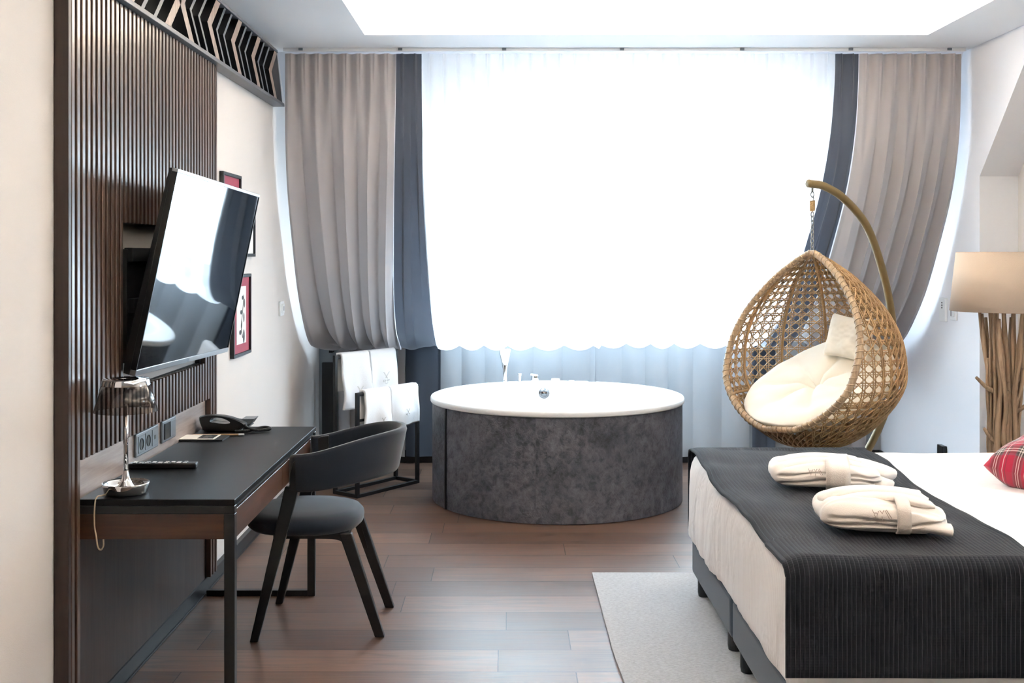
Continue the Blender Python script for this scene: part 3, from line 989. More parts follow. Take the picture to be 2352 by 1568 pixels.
# taps on the back of the rim
def rimpt(px, r=.725):
    best = min(range(300, 1500), key=lambda k: abs(1165 + 2620 * (TX + r * math.cos(k / 10 * PI / 180)) / (TYc + r * math.sin(k / 10 * PI / 180)) - px))
    a = best / 10 * PI / 180
    return V((TX + r * math.cos(a), TYc + r * math.sin(a), zr + .0005))
p = rimpt(1160)
hs = MB()
prof = [(0, .013, .013), (.06, .013, .013), (.09, .014, .012), (.14, .024, .010), (.19, .036, .009), (.218, .0405, .008), (.226, .036, .006), (.229, .02, .004)]
hs.loft([[p + V((w * math.cos(2 * PI * k / 24), d * math.sin(2 * PI * k / 24), z)) for k in range(24)] for z, w, d in prof])
o = hs.build('hand_shower', M['chrome'], tub, sm=True)
rows = []
for z, w, d in ((.118, .006, .0118), (.14, .020, .0108), (.17, .027, .0100), (.19, .032, .0096), (.21, .0355, .0088), (.219, .030, .0078)):
    rows.append([p + V((w * q / 6, -d * math.sqrt(max(.05, 1 - (w * q / 6 / (w * 1.16)) ** 2)) - .0016, z)) for q in range(-6, 7)])
MB().grid(rows).build('spray_face', M['whiteplastic'], o, sm=True, solid=.001)
MB().lathe([(.02, 0), (.02, .004), (.014, .006)], p, 24, True, True).build('shower_base', M['chrome'], tub, sm=False)
p = rimpt(1194)
MB().lathe([(.018, 0), (.018, .004), (.008, .006), (.009, .02), (.015, .055), (.014, .058)], p, 28, True, True).build('diverter_knob', M['chrome'], tub, sm=False)
p = rimpt(1229)
mb = MB().lathe([(.03, 0), (.03, .006), (.027, .012), (.027, .026), (.026, .04), (.018, .046)], p, 28, True, True)
mb.bar(p + V((.018, 0, .042)), p + V((-.035, -.01, .05)), .026, .012)
mb.build('mixer_tap', M['chrome'], tub, bevel=.002)
p = rimpt(1276)
MB().lathe([(.030, 0), (.030, .014), (.028, .017)], p, 28, True, True).build('jet_button', M['whiteplastic'], tub)
p = rimpt(1313)
MB().lathe([(.029, 0), (.030, .004), (.026, .006), (.02, .003)], p, 28, True, True).build('air_dial', M['chrome'], tub)
p = rimpt(1360)
MB().lathe([(.029, 0), (.029, .004), (.026, .005)], p, 28, True, True).build('jet_button', M['chrome'], tub)
# overflow drain on the inner back wall
ax = math.atan2(.62, (1250 - 1165) * 7.72 / 2620 - TX)
p = V((TX + .632 * math.cos(ax), TYc + .632 * math.sin(ax), .5625))
nv = V((-math.cos(ax), -math.sin(ax), .25)).normalized()
q = nv.to_track_quat('Z', 'Y').to_matrix().to_4x4()
MB().lathe([(.036, -.004), (.036, .004), (.034, .006), (.026, .007), (.025, .012), (.02, .017), (.001, .019)], (0, 0, 0), 36).xf(Matrix.Translation(p) @ q).build('overflow_drain', M['drainsteel'], tub, sm=True)

# ------------------------------------------------------------------ curtains
rail = thing('curtain_rail', 'white curtain rail on the ceiling across the window wall', 'curtain rail', (.68, 6.64, 2.69))
MB().box(-1.30, 2.66, 6.615, 6.665, 2.682, 2.6995).build('track', M['white'], rail)
for px in (692, 920, 1158, 1428, 1703, 1952, 2178):
    x = (px - 1165) * 6.63 / 2620
    MB().box(x - .012, x + .012, 6.605, 6.614, 2.684, 2.698).build('clip', M['socketgrey'], rail)
rod = thing('curtain_tie_cable', 'thin cable with black brackets holding the curtains back above the low wall', 'curtain cable', (.68, 8.145, .89))
MB().tube([(XL + .002, 8.145, .888), (XR - .002, 8.145, .888)], .004, 8).build('cable', M['white'], rod, sm=True)
for x in (-1.262, -1.02, 2.2):
    MB().box(x - .012, x + .012, 8.15, 8.249, .80, .97).build('bracket', M['black'], rod)

PATH = [(6.655, 2.672), (6.66, 2.5), (6.69, 2.2), (6.78, 1.9), (6.93, 1.62), (7.16, 1.28), (7.45, 1.02), (7.70, .905), (7.88, .857), (8.04, .874), (8.13, .905), (8.19, .88), (8.205, .80), (8.205, .45), (8.205, .05)]
PR, PL = resample(catmull([(0, a, b) for a, b in PATH], 10), 130)
def curtain(name, label, xt, xb, mat, pleats, amp, seed, nx=160, broad=5, lowamp=.03, lown=5, bellyz=0., group=None, sharp=.75, xl=None):
    """pleats = pinch pleats in the heading, broad = big folds below, lown = folds under the rod"""
    rnd = random.Random(seed)
    ph1, ph2, ph3 = rnd.random() * 6, rnd.random() * 6, rnd.random() * 6
    rows = []
    nT = len(PR)
    wd_ = abs(xt[1] - xt[0])
    def tub(q):
        return 2 * abs(math.sin(q)) ** sharp - 1
    for j, p in enumerate(PR):
        t = j / (nT - 1)
        a = PR[min(j + 1, nT - 1)] - PR[max(j - 1, 0)]
        nrm = V((0, a.z, -a.y)).normalized()
        f = smooth(min(1, t / .62))
        belly = math.exp(-((t - .585) / .09) ** 2)
        lowr = smooth((t - .60) / .08)
        mid = smooth((t - .02) / .22)
        row = []
        for i in range(nx + 1):
            s = i / nx
            su = s + (.07 / broad) * math.sin(9 * s + ph3) + (.36 / broad) * math.sin(4.3 * s + ph1 + 1.6 * t)
            x0, x1 = lerp(xt[0], xb[0], f), lerp(xt[1], xb[1], f)
            if xl:
                x0, x1 = lerp(x0, xl[0], lowr), lerp(x1, xl[1], lowr)
            fine = math.sin(2 * PI * pleats * s)
            q = PI * broad * su + ph2
            big = .94 * tub(q) + .06 * math.sin(2 * PI * pleats * su + ph1)
            lo = tub(PI * lown * (s + .12 / lown * math.sin(7 * s + ph2)) + ph1)
            off = lerp(amp * .45 * fine, amp * big, mid) * (1 + .35 * belly)
            off = lerp(off, lowamp * lo, lowr)
            fr = (pleats * s) % 1.
            off += .020 * math.exp(-((fr - .5) / .10) ** 2) * math.exp(-(t / .06) ** 2)
            x = lerp(x0, x1, s) + .16 * wd_ / broad * math.sin(2 * q) * mid * (1 - .5 * belly) * (1 - lowr)
            if i in (0, nx):
                x = lerp(x0, x1, s)
            pos = V((x, p.y, p.z)) + nrm * off
            if t < .02:
                pos.z = min(pos.z, 2.68)
            pos.z += belly * (.024 * nz(s * 5 * wd_, seed) + bellyz)
            pos.y = min(pos.y, 8.226 + .002 * math.sin(40 * s))
            row.append(pos)
        rows.append(row)
    wid = wd_ * 1.4
    mb = MB().grid(rows, lambda i, k: (k / nx * wid, i / nT * PL))
    o = mb.build(name, mat, origin=((xt[0] + xt[1]) / 2, 6.66, 2.68), sm=True)
    return tag(o, label, 'curtain', group)
curtain('curtain', 'pale greige curtain left of the window, swept back above the towel rack', (-1.297, -.650), (-1.315, -.735), M['curtbeige'], 8, .034, 3, 220, 5, .018, 4, xl=(-1.21, -.735))
curtain('curtain', 'charcoal curtain strip left of the window between greige and white curtains', (-.648, -.50), (-.730, -.48), M['curtgrey'], 2, .012, 5, 80, 1, .016, 1)
curtain('curtain', 'charcoal curtain strip right of the window behind the hanging chair', (1.914, 2.050), (1.75, 1.93), M['curtgrey'], 2, .014, 8, 80, 1, .016, 1, xl=(1.76, 1.925))
curtain('curtain', 'pale greige curtain right of the window, swept back beside the right wall', (2.054, 2.65), (1.945, 2.61), M['curtbeige'], 7, .034, 12, 220, 5, .018, 4, xl=(2.14, 2.58))
curtain('sheer_curtain', 'white sheer curtain covering the left half of the window', (-.496, .604), (-.475, .632), M['sheer'], 13, .013, 21, 280, 9, .018, 6, group='sheer curtains over the window', sharp=.9)
curtain('sheer_curtain', 'white sheer curtain covering the right half of the window', (.608, 1.91), (.636, 1.745), M['sheer'], 15, .013, 33, 300, 10, .018, 6, bellyz=.040, group='sheer curtains over the window', sharp=.9)

# black upright panel in the left corner
tag(MB().box(-1.305, -1.208, 8.03, 8.07, .0, .742).build('corner_panel', M['skirting'], origin=(-1.256, 8.05, 0), bevel=.003), 'black upright panel in the corner behind the towel rack', 'panel')

# ------------------------------------------------------------------ towel rack + towels
rk = thing('towel_rack', 'black metal floor towel rack with two rails', 'towel rack', (-.83, 7.35, 0))
A, B, C_, D_ = V((-1.08, 7.165, 0)), V((-.925, 7.04, 0)), V((-.592, 7.505, 0)), V((-.745, 7.63, 0))
tw = .022
def zz(p, z):
    return p + V((0, 0, z))
hl, hu = .648, .868
for p, h in ((A, hu), (D_, hu), (B, hl), (C_, hl)):
    MB().bar(zz(p, 0.), zz(p, h), tw, tw, (B - A).normalized()).build('upright', M['black'], rk, bevel=.001, segs=1)
mb = MB()
for a, b in ((A, B), (B, C_), (C_, D_), (D_, A)):
    mb.bar(zz(a, tw / 2), zz(b, tw / 2), tw)
mb.build('base_frame', M['black'], rk, bevel=.001, segs=1)
MB().bar(zz(A, hu - tw / 2), zz(D_, hu - tw / 2), tw).build('rail', M['black'], rk, bevel=.001, segs=1)
MB().bar(zz(B, hl - tw / 2), zz(C_, hl - tw / 2), tw).build('rail', M['black'], rk, bevel=.001, segs=1)
MB().bar(zz(B, .475), zz(C_, .475), .014).build('cross_bar', M['black'], rk)
uu = (C_ - B).normalized()
ff = V((uu.y, -uu.x, 0))                    # towards the camera/right
def towel(label, base, z, s0, s1, front, back, skew, seed, em):
    o = base + V((0, 0, z))
    w = s1 - s0
    N, Mx = 46, 22
    g = tw / 2 + .009
    rows = []
    prof = []
    for j in range(N + 1):
        t = j / N
        L = back + front + PI * g
        d = t * L
        if d < back:
            prof.append((-g, -(back - d), 'b'))
        elif d < back + PI * g:
            an = (d - back) / g
            prof.append((-g * math.cos(an), g * math.sin(an), 't'))
        else:
            prof.append((g, -(d - back - PI * g), 'f'))
    for a, h, _ in prof:
        row = []
        for i in range(Mx + 1):
            s = i / Mx
            dn = max(0, -h)
            wob = (.010 * math.sin(s * 7 + seed) + .012 * nz(s * 3 + seed, h * 6)) * smooth(dn / .15)
            sl_ = skew * dn * (s - .3)
            hh = h * (1 + .05 * (s - .5) * (1 if a > 0 else -1) * math.sin(seed))
            out = (abs(a) + (wob + .012 * smooth(dn / .2))) * (1 if a > 0 else -1) if abs(a) > 1e-6 else 0
            if a < 0:
                out = min(out, -g)
            else:
                out = max(out, a if h >= 0 else g)
            row.append(o + uu * (s0 + w * s + sl_ + .006 * math.sin(h * 22 + seed) * smooth(dn / .1)) + ff * out + V((0, 0, hh - tw / 2)))
        rows.append(row)
    t = thing('towel', label, 'towel', o + uu * (s0 + w / 2), 'white towels on the rack')
    MB().grid(rows).build('towel_cloth', M['towel'], t, sm=True, solid=.014)
    # stitched emblem: crossed strokes above a small lettered row
    mb = MB()
    ex, ez, es = em
    c = o + uu * (s0 + w * ex) + ff * (g + .036) + V((0, 0, -ez))
    def P(a, b):
        return c + uu * a * es + V((0, 0, b * es))
    for st in (((-1, 1.2), (.2, -.3)), ((-.75, 1.2), (.4, -.25)), ((1, 1.2), (-.2, -.1)), ((.75, 1.2), (-.35, -.1)), ((-1, -.9), (-1, -.5), (-.6, -.5), (-.6, -.9), (-1, -.9)), ((-.4, -.9), (-.4, -.5), (0, -.7), (.3, -.5), (.3, -.9)), ((.6, -.5), (.9, -.5), (.75, -.9), (.6, -.5)), ((-.5, -1.1), (0, -1.45), (.5, -1.1))):
        mb.tube([P(*q) for q in st], .0011, 4)
    mb.build('stitched_emblem', M['thread'], t)
LW = (C_ - B).length
towel('white bath towel on the upper rail, left of the two', A, hu, .035, .285, .34, .22, .05, 1., (.55, .24, .03))
towel('white bath towel on the upper rail, right of the two', A, hu, .295, .545, .34, .3, .06, 2.3, (.5, .17, .03))
towel('small white hand towel on the lower rail, left of the two', B, hl, .045, .275, .235, .19, .10, 3.1, (.6, .19, .018))
towel('small white hand towel on the lower rail, right of the two', B, hl, .285, .55, .235, .2, .08, 4.7, (.5, .16, .018))

# ------------------------------------------------------------------ hanging egg chair
EX, EY = 1.605, 6.0
al = math.radians(55)
eu, eb = V((math.cos(al), -math.sin(al), 0)), V((math.sin(al), math.cos(al), 0))
def E(u, d, z):
    return V((EX, EY, 0)) + eu * u + eb * d + V((0, 0, z))
EP = [(.488, .0), (.493, .07), (.505, .125), (.529, .195), (.6, .300), (.689, .382), (.778, .440), (.87, .467), (1.03, .453), (1.156, .403), (1.26, .332), (1.374, .222), (1.454, .115), (1.490, .055), (1.511, .012)]
epp = catmull([(r, 0, z) for z, r in EP], 8)
EPs = [(p.z, max(p.x, 0)) for p in epp]
def er(z):
    return interp(EPs, z)
def dcut(z):
    return -.30 * (1.511 - z) / (1.511 - .605)
eg = thing('hanging_egg_chair', 'woven rattan egg chair hanging from a curved bronze stand', 'hanging chair', (EX, EY, 0))
# meridian arc-length table
arc = [0.]
for (za, ra), (zb, rb) in zip(EPs, EPs[1:]):
    arc.append(arc[-1] + math.hypot(zb - za, rb - ra))
AT = [(a, z, r) for a, (z, r) in zip(arc, EPs)]
LT = arc[-1]
def surf(s, t, off=0.):
    # s: angle 0 = +u, PI/2 = back;  t: arc length from the bottom
    t = max(0.001, min(LT - .001, t))
    lo = interp([(a, z) for a, z, r in AT], t)
    return None
import bisect
arcs = [a for a, _, _ in AT]
def mer(t):
    t = max(0., min(LT - 1e-6, t))
    i = min(len(AT) - 2, max(0, bisect.bisect_right(arcs, t) - 1))
    a0, z0_, r0 = AT[i]; a1, z1_, r1 = AT[i + 1]
    f = (t - a0) / (a1 - a0)
    return z0_ + (z1_ - z0_) * f, r0 + (r1 - r0) * f, (z1_ - z0_) / (a1 - a0), (r1 - r0) / (a1 - a0)
def SF(phi, t, off=0.):
    z, r, dz, dr = mer(t)
    nr, nzv = dz, -dr           # outward normal in (r,z)
    rr = r + nr * off
    return rr * math.cos(phi), rr * math.sin(phi), z + nzv * off
def inside(phi, t):
    u, d, z = SF(phi, t)
    return d >= dcut(z) - .001
# weave: cane pattern in the (s,t) chart, s = phi * R0
R0, pc = .40, .052
def strand(pts2, off, wid, th=.0026):
    """ribbon following chart points, broken where the opening is"""
    global wv
    run = []
    def flush(run):
        if len(run) < 2:
            return
        rings = []
        for i, (s, t) in enumerate(run):
            p = V(SF(s / R0, t, off))
            a = V(SF(*((run[min(i + 1, len(run) - 1)][0] / R0, run[min(i + 1, len(run) - 1)][1])), off)) - V(SF(run[max(i - 1, 0)][0] / R0, run[max(i - 1, 0)][1], off))
            if a.length < 1e-6:
                a = V((0, 0, 1))
            a.normalize()
            z, r, dz, dr = mer(t)
            n_ = V((dz * math.cos(s / R0), dz * math.sin(s / R0), -dr))
            sd = n_.cross(a)
            sd = sd.normalized() if sd.length > 1e-6 else V((1, 0, 0))
            k = min(1., r / .18)
            w = wid * max(.35, k)
            q = [p - sd * w / 2 - n_ * th, p + sd * w / 2 - n_ * th, p + sd * w / 2 + n_ * th, p - sd * w / 2 + n_ * th]
            rings.append([E(*c) for c in q])
        wv.loft(rings)
    for s, t in pts2:
        if 0.0 < t < LT and inside(s / R0, t):
            run.append((s, t))
        else:
            flush(run); run = []
    flush(run)
smax = 2 * PI * R0
wv = MB()
nt = int(LT / pc) + 1
ns = int(round(smax / pc))
ps = smax / ns
stp = .016
for i in range(ns):                       # meridian pairs
    for d in (-.0055, .0055):
        s = (i + .5) * ps + d
        strand([(s, .02 + k * stp) for k in range(int((LT - .03) / stp) + 1)], .0022, .0045)
for j in range(nt):                       # parallel pairs
    for d in (-.0055, .0055):
        t = (j + .5) * pc + d
        if t > LT - .06 or t < .05:
            continue
        strand([(k * smax / 150, t) for k in range(0, 151)], -.0022, .0045)
for sg in (1, -1):                        # diagonals
    for i in range(-nt - 1, ns + nt + 2):
        c = (i + .5)
        pts2 = []
        for k in range(int((LT - .05) / .0125) + 1):
            t = .03 + k * .0125
            s = (c + sg * t / pc) * ps
            if 0 <= s < smax:
                pts2.append((s, t))
            elif pts2 and len(pts2) > 1:
                strand(pts2, .0045 * sg, .0045); pts2 = []
        strand(pts2, .0045 * sg, .0045)
wv.build('woven_shell', M['rattan'], eg)
# rim of the opening
rimL, rimR = [], []
zb0 = .605
for k in range(61):
    z = lerp(zb0, 1.508, k / 60)
    r, d = er(z), dcut(z)
    u = math.sqrt(max(0, r * r - d * d))
    rimR.append((u, d, z)); rimL.append((-u, d, z))
loop = [V(E(*p)) for p in rimL[::-1]] + [V(E(*p)) for p in rimR[1:]]
loop, _ = resample(loop + [loop[0]], 200)
rr_ = MB().tube(loop[:-1], .017, 10, closed=True)
rr_.build('rim', M['rattanrim'], eg, sm=True)
mb = MB()
hel = []
lp2, _ = resample(loop, 1500)
for i, p in enumerate(lp2):
    t = (lp2[(i + 1) % 1500] - lp2[i - 1]).normalized()
    s = t.cross(V((.3, .9, .2))).normalized(); u_ = t.cross(s)
    hel.append(p + (s * math.cos(i * .35) + u_ * math.sin(i * .35)) * .0155)
mb.tube(hel, .0045, 4)
mb.build('rim_wrapping', M['rattanrim'], eg, sm=True)
for phi in (-.05, .50, 1.05, 1.57, 2.10, 2.64, 3.19):
    pts_ = []
    for k in range(70):
        t = .02 + (LT - .03) * k / 69
        if inside(phi, t):
            pts_.append(E(*SF(phi, t, -.006)))
    if len(pts_) > 3:
        MB().tube(pts_, .0085, 7).build('rib', M['rattan'], eg, sm=True)
for tt in (.52,):
    pts_ = []
    for k in range(160):
        phi = -PI / 2 + 2 * PI * k / 160
        if inside(phi, tt):
            pts_.append(E(*SF(phi, tt, -.008)))
    MB().tube(pts_, .008, 7).build('rib', M['rattan'], eg, sm=True)
# stand
pole = [(-.03, 1.874), (.0, 1.872), (.10, 1.862), (.26, 1.80), (.45, 1.655), (.585, 1.415), (.665, 1.17), (.695, .90), (.655, .71), (.545, .53), (.40, .37), (.22, .20), (.08, .09), (-.02, .05)]
pp = catmull([E(0, d, z) for d, z in pole], 10)
MB().tube(pp, .0215, 14).build('stand_pole', M['polebrown'], eg, sm=True)
mb = MB().tube([E(.46 * math.cos(2 * PI * k / 48), .46 * math.sin(2 * PI * k / 48), .022) for k in range(48)], .02, 10, closed=True)
mb.tube([E(-.45, 0, .03), E(.45, 0, .03)], .02, 10).tube([E(0, -.45, .03), E(0, .45, .03)], .02, 10)
mb.build('stand_base', M['polebrown'], eg, sm=True)
mb = MB().tube([E(0, 0, 1.85), E(0, 0, 1.83)], .006, 8)
mb.tube([E(0, .012 * math.sin(a), 1.817 + .014 * math.cos(a)) for a in [2 * PI * k / 16 for k in range(16)]], .003, 6, closed=True)
mb.tube(catmull([E(0, 0, 1.806), E(0, .01, 1.797), E(0, .006, 1.787), E(0, 0, 1.782)], 5), .003, 6)
mb.build('hook', M['chain'], eg, sm=True)
mb = MB().tube([E(.0125 * math.cos(k * .5), .0125 * math.sin(k * .5), 1.785 - .055 * k / 150) for k in range(151)], .0026, 6)
mb.tube([E(0, 0, 1.785), E(0, 0, 1.73)], .010, 10)
mb.build('spring', M['springm'], eg, sm=True)
mb = MB().tube([E(0, .011 * math.sin(a), 1.712 + .014 * math.cos(a)) for a in [2 * PI * k / 16 for k in range(16)]], .003, 6, closed=True)
zc = 1.69
k = 0
while zc > 1.525:
    fl = k % 2
    link = []
    for a in [2 * PI * q / 16 for q in range(16)]:
        w, h = .008 * math.sin(a), .0155 * math.cos(a)
        link.append(E(w if fl else 0, 0 if fl else w, zc + h))
    mb.tube(link, .0026, 6, closed=True)
    zc -= .0235
    k += 1
mb.build('chain', M['chain'], eg, sm=True)

# egg chair cushions
def fit(u, d, z, m=.022):
    # keep a cushion point inside the basket
    r = math.hypot(u, d)
    lim = max(.02, er(max(z, .52)) - m)
    if r > lim:
        u, d = u * lim / r, d * lim / r
        r = lim
    zb = interp([(rr, z_) for z_, rr in EP[:8]], r)
    z = max(z, zb + m)
    return u, d, z
tl_ = math.radians(25)
cu, cd_, cz = .0, .05, .775
RADIAL = 7
def cush(rr, th, top):
    a, b = rr * math.cos(th), rr * math.sin(th)
    dome = math.sqrt(max(0, 1 - rr ** 4))
    tuft = math.exp(-(rr / .14) ** 2)
    crease = abs(math.sin(RADIAL * th / 2 + .5)) ** .45
    thick = .082 * dome * (1 - .75 * tuft) * (1 - .45 * (1 - crease) * smooth(rr / .1) * (1 - smooth((rr - .55) / .4)))
    thick += .014 * nz(a * 4, b * 4, 3) * dome
    h = thick if top else -.06 * dome
    u = .405 * a
    d = .40 * b
    dd = d * math.cos(tl_) - h * math.sin(tl_)
    z = cz + d * math.sin(tl_) + h * math.cos(tl_) + .10 * max(0, b) ** 2 * rr + .02 * abs(a) ** 3
    return E(*fit(cu + u, cd_ + dd, z))
rows = []
NR, NTh = 26, 112
for j in range(NR + 1):
    rows.append([cush(max(.003, math.sin(j / NR * PI / 2)), 2 * PI * i / NTh, True) for i in range(NTh)])
for j in range(NR - 1, -1, -1):
    rows.append([cush(max(.003, math.sin(j / NR * PI / 2)), 2 * PI * i / NTh, False) for i in range(NTh)])
sc_ = thing('seat_cushion', 'round cream tufted cushion in the bottom of the egg chair', 'cushion', E(0, .05, .68))
MB().grid(rows, wrap=True).build('cushion_cover', M['cream'], sc_, sm=True)
pb = cush(.02, 0, True)
MB().lathe([(.001, .012), (.008, .010), (.012, .004), (.012, -.004)], (0, 0, 0), 16).xf(Matrix.Translation(pb) @ (V((-.3, -.4, .85)).to_track_quat('Z', 'Y').to_matrix().to_4x4())).build('tuft_button', M['cream'], sc_, sm=True)

def pillow(w, h, th, Mx, n=30, seed=0., pinch=.08):
    rows = []
    for side in (1, -1):
        rr = []
        for j in range(n + 1):
            row = []
            for i in range(n + 1):
                a, b = -1 + 2 * i / n, -1 + 2 * j / n
                k = (max(0, (1 - a ** 4)) * max(0, (1 - b ** 4))) ** .5
                x = w / 2 * a * (1 - pinch * (1 - b * b))
                y = h / 2 * b * (1 - pinch * (1 - a * a))
                z = side * th / 2 * k * (1 + .22 * nz(a * 2.2 + seed, b * 2.2, side)) + .004 * nz(a * 7, b * 7, seed) * k
                row.append(Mx @ V((x, y, z)))
            rr.append(row)
        rows.append(rr)
    mb = MB()
    for rr in rows:
        mb.grid(rr, lambda j, i: (i / n * w, j / n * h))
    return mb
bk = E(.075, .205, 1.06)
nrm = (-eb * .9 - eu * .12 + V((0, 0, .22))).normalized()
zx = nrm
xx = V((0, 0, 1)).cross(zx).normalized()
yy = zx.cross(xx)
rotm = Matrix((xx, yy, zx)).transposed().to_4x4()
mb = pillow(.31, .235, .11, Matrix.Translation(bk) @ rotm @ Matrix.Rotation(-.07, 4, 'Z'), seed=2.)
tag(mb.build('square_cushion', M['cream'], origin=bk, sm=True), 'small square cream cushion leaning at the back of the egg chair', 'cushion')

# ------------------------------------------------------------------ bed
bed = thing('bed', 'low blue grey upholstered box bed under white bedding', 'bed', (1.82, 4.18, 0))
for y0, y1 in ((3.30, 4.185), (4.195, 5.09)):
    b = MB().box(.822, 2.84, y0, y1, .078, .252).build('base_box', M['upholstery'], bed, bevel=.028, segs=4, sm=False)
    for y in (y0 + .11, y1 - .11):
        for x in (.862, 2.75):
            MB().lathe([(.027, .0125), (.03, .03), (.03, .082)], (x, y, 0), 20, True, True).build('leg', M['black'], bed)
MB().box(.845, 2.83, 3.31, 5.08, .254, .595).build('mattress', M['sheet'], bed, bevel=.04, segs=3)
# fitted sheet: concentric rings over the mattress
sx0, sx1, sy0, sy1 = .815, 2.86, 3.275, 5.115
def rrect(ins, r, n=90):
    x0, x1, y0, y1 = sx0 + ins, sx1 - ins, sy0 + ins, sy1 - ins
    r = max(.004, r)
    per = []
    cs = [(x1 - r, y1 - r, 0), (x0 + r, y1 - r, PI / 2), (x0 + r, y0 + r, PI), (x1 - r, y0 + r, 1.5 * PI)]
    pts_ = []
    for k, (cx, cy, a0) in enumerate(cs):
        for q in range(9):
            a = a0 + PI / 2 * q / 8
            pts_.append((V((cx + r * math.cos(a), cy + r * math.sin(a), 0)), V((math.cos(a), math.sin(a), 0))))
        nx_ = cs[(k + 1) % 4]
        a = a0 + PI / 2
        p0 = V((cx + r * math.cos(a), cy + r * math.sin(a), 0)); p1 = V((nx_[0] + r * math.cos(a), nx_[1] + r * math.sin(a), 0))
        for q in range(1, n):
            pts_.append((p0.lerp(p1, q / n), V((math.cos(a), math.sin(a), 0))))
    return pts_
rows = []
rl = [(0.004, .245), (0.0, .255), (-.002, .28), (-.003, .33), (-.004, .40), (-.004, .47), (-.002, .54), (.004, .575), (.014, .600), (.03, .615), (.055, .622), (.09, .624), (.15, .624), (.25, .624), (.4, .624), (.6, .624), (.8, .624), (.915, .624)]
for ins, z in rl:
    row = []
    for p, nn in rrect(ins, max(.004, .06 - ins * .9 if ins > 0 else .06)):
        dn = max(0, min(1, (.60 - z) / .32))
        sc = p.y * nn.x + p.x * nn.y
        o_ = .012 * dn * (nz(p.y * 5 * abs(nn.x) + p.x * 5 * abs(nn.y), 2., z * 2) + .6 * nz(p.y * 22 + 3 * z, 5, z * 2) * smooth((p.y - 3.6) / .6)) + .006 * dn
        dz = 0
        if z < .29:
            dz = .016 * nz(p.y * 2.6, p.x * 2.6, 9) + .006
        if z > .6:
            dz = .004 * nz(p.x * 5, p.y * 5, 4)
        row.append(p + nn * o_ + V((0, 0, z + dz)))
    rows.append(row)
mb = MB().grid(rows, wrap=True)
cen = len(mb.v)
mb.f.append(list(range(cen - len(rows[0]), cen))); mb.uv.append(None); mb.mi.append(0)
tag(mb.build('bed_sheet', M['sheet'], origin=(1.84, 4.2, .25), sm=True), 'white satin striped sheet covering the mattress', 'bed sheet')

# runner across the foot of the bed
def rtop(x, y):
    return .630 + .004 * nz(x * 5, y * 5, 4) + .018 * smooth((1.02 - x) / .2) * (.5 + .5 * math.sin(y * 6.5 + .8)) + .012 * nz(x * 4, y * 3.4, 11) + .005 * nz(x * 9, y * 6, 3)
path = []
nyt = 110
far = [(5.148, .262 + .36 * k / 14) for k in range(14)]
tops = [(lerp(5.085, 3.305, k / nyt), None) for k in range(nyt + 1)]
near = [(3.243, .585 - (.585 - .300) * k / 22) for k in range(23)]
raw = [(y, z) for y, z in far] + [(5.143, .612), (5.125, .628), (5.105, .634)] + tops + [(3.285, .632), (3.264, .622), (3.25, .606)] + near
Nx = 90
rows = []
dist = [0.]
for (a, b), (c, d) in zip(raw, raw[1:]):
    dist.append(dist[-1] + math.hypot(a - c, (b or .63) - (d or .63)))
for j, (y, z) in enumerate(raw):
    row = []
    x0 = .795 + .02 * smooth((y - 4.4) / .6) + .005 * nz(y * 4, 1)
    if y < 3.5:
        x0 -= .005
    x1 = 1.54 + .07 * smooth((y - 4.3) / .7) + .012 * nz(y * 3, 7)
    for i in range(Nx + 1):
        s = i / Nx
        x = lerp(x0, x1, s)
        if z is None:
            e_ = max(0, (.855 - x) / .06)
            zz_ = rtop(x, y) - .022 * min(1, e_) ** 2
            yy_ = y
        else:
            e_ = max(0, (.855 - x) / .06)
            zz_ = z + .008 * nz(x * 5, 3.) * (1 if j > len(far) + 3 else 0) * smooth((z - .45) / .2) - (.018 * min(1, e_) ** 2 if z > .6 else 0)
            side = -1 if y < 4 else 1
            yy_ = y + side * (.006 + .007 * nz(x * 4.5, z * 2.5, 5) * smooth((.62 - z) / .2))
        row.append(V((x, yy_, zz_)))
    rows.append(row)
mb = MB().grid(rows, lambda j, i: (lerp(0, .76, i / Nx), dist[min(j, len(dist) - 1)]))
tag(mb.build('bed_runner', M['runner'], origin=(1.17, 4.2, .63), sm=True, solid=.007), 'charcoal ribbed bed runner draped across the foot of the bed', 'bed runner')

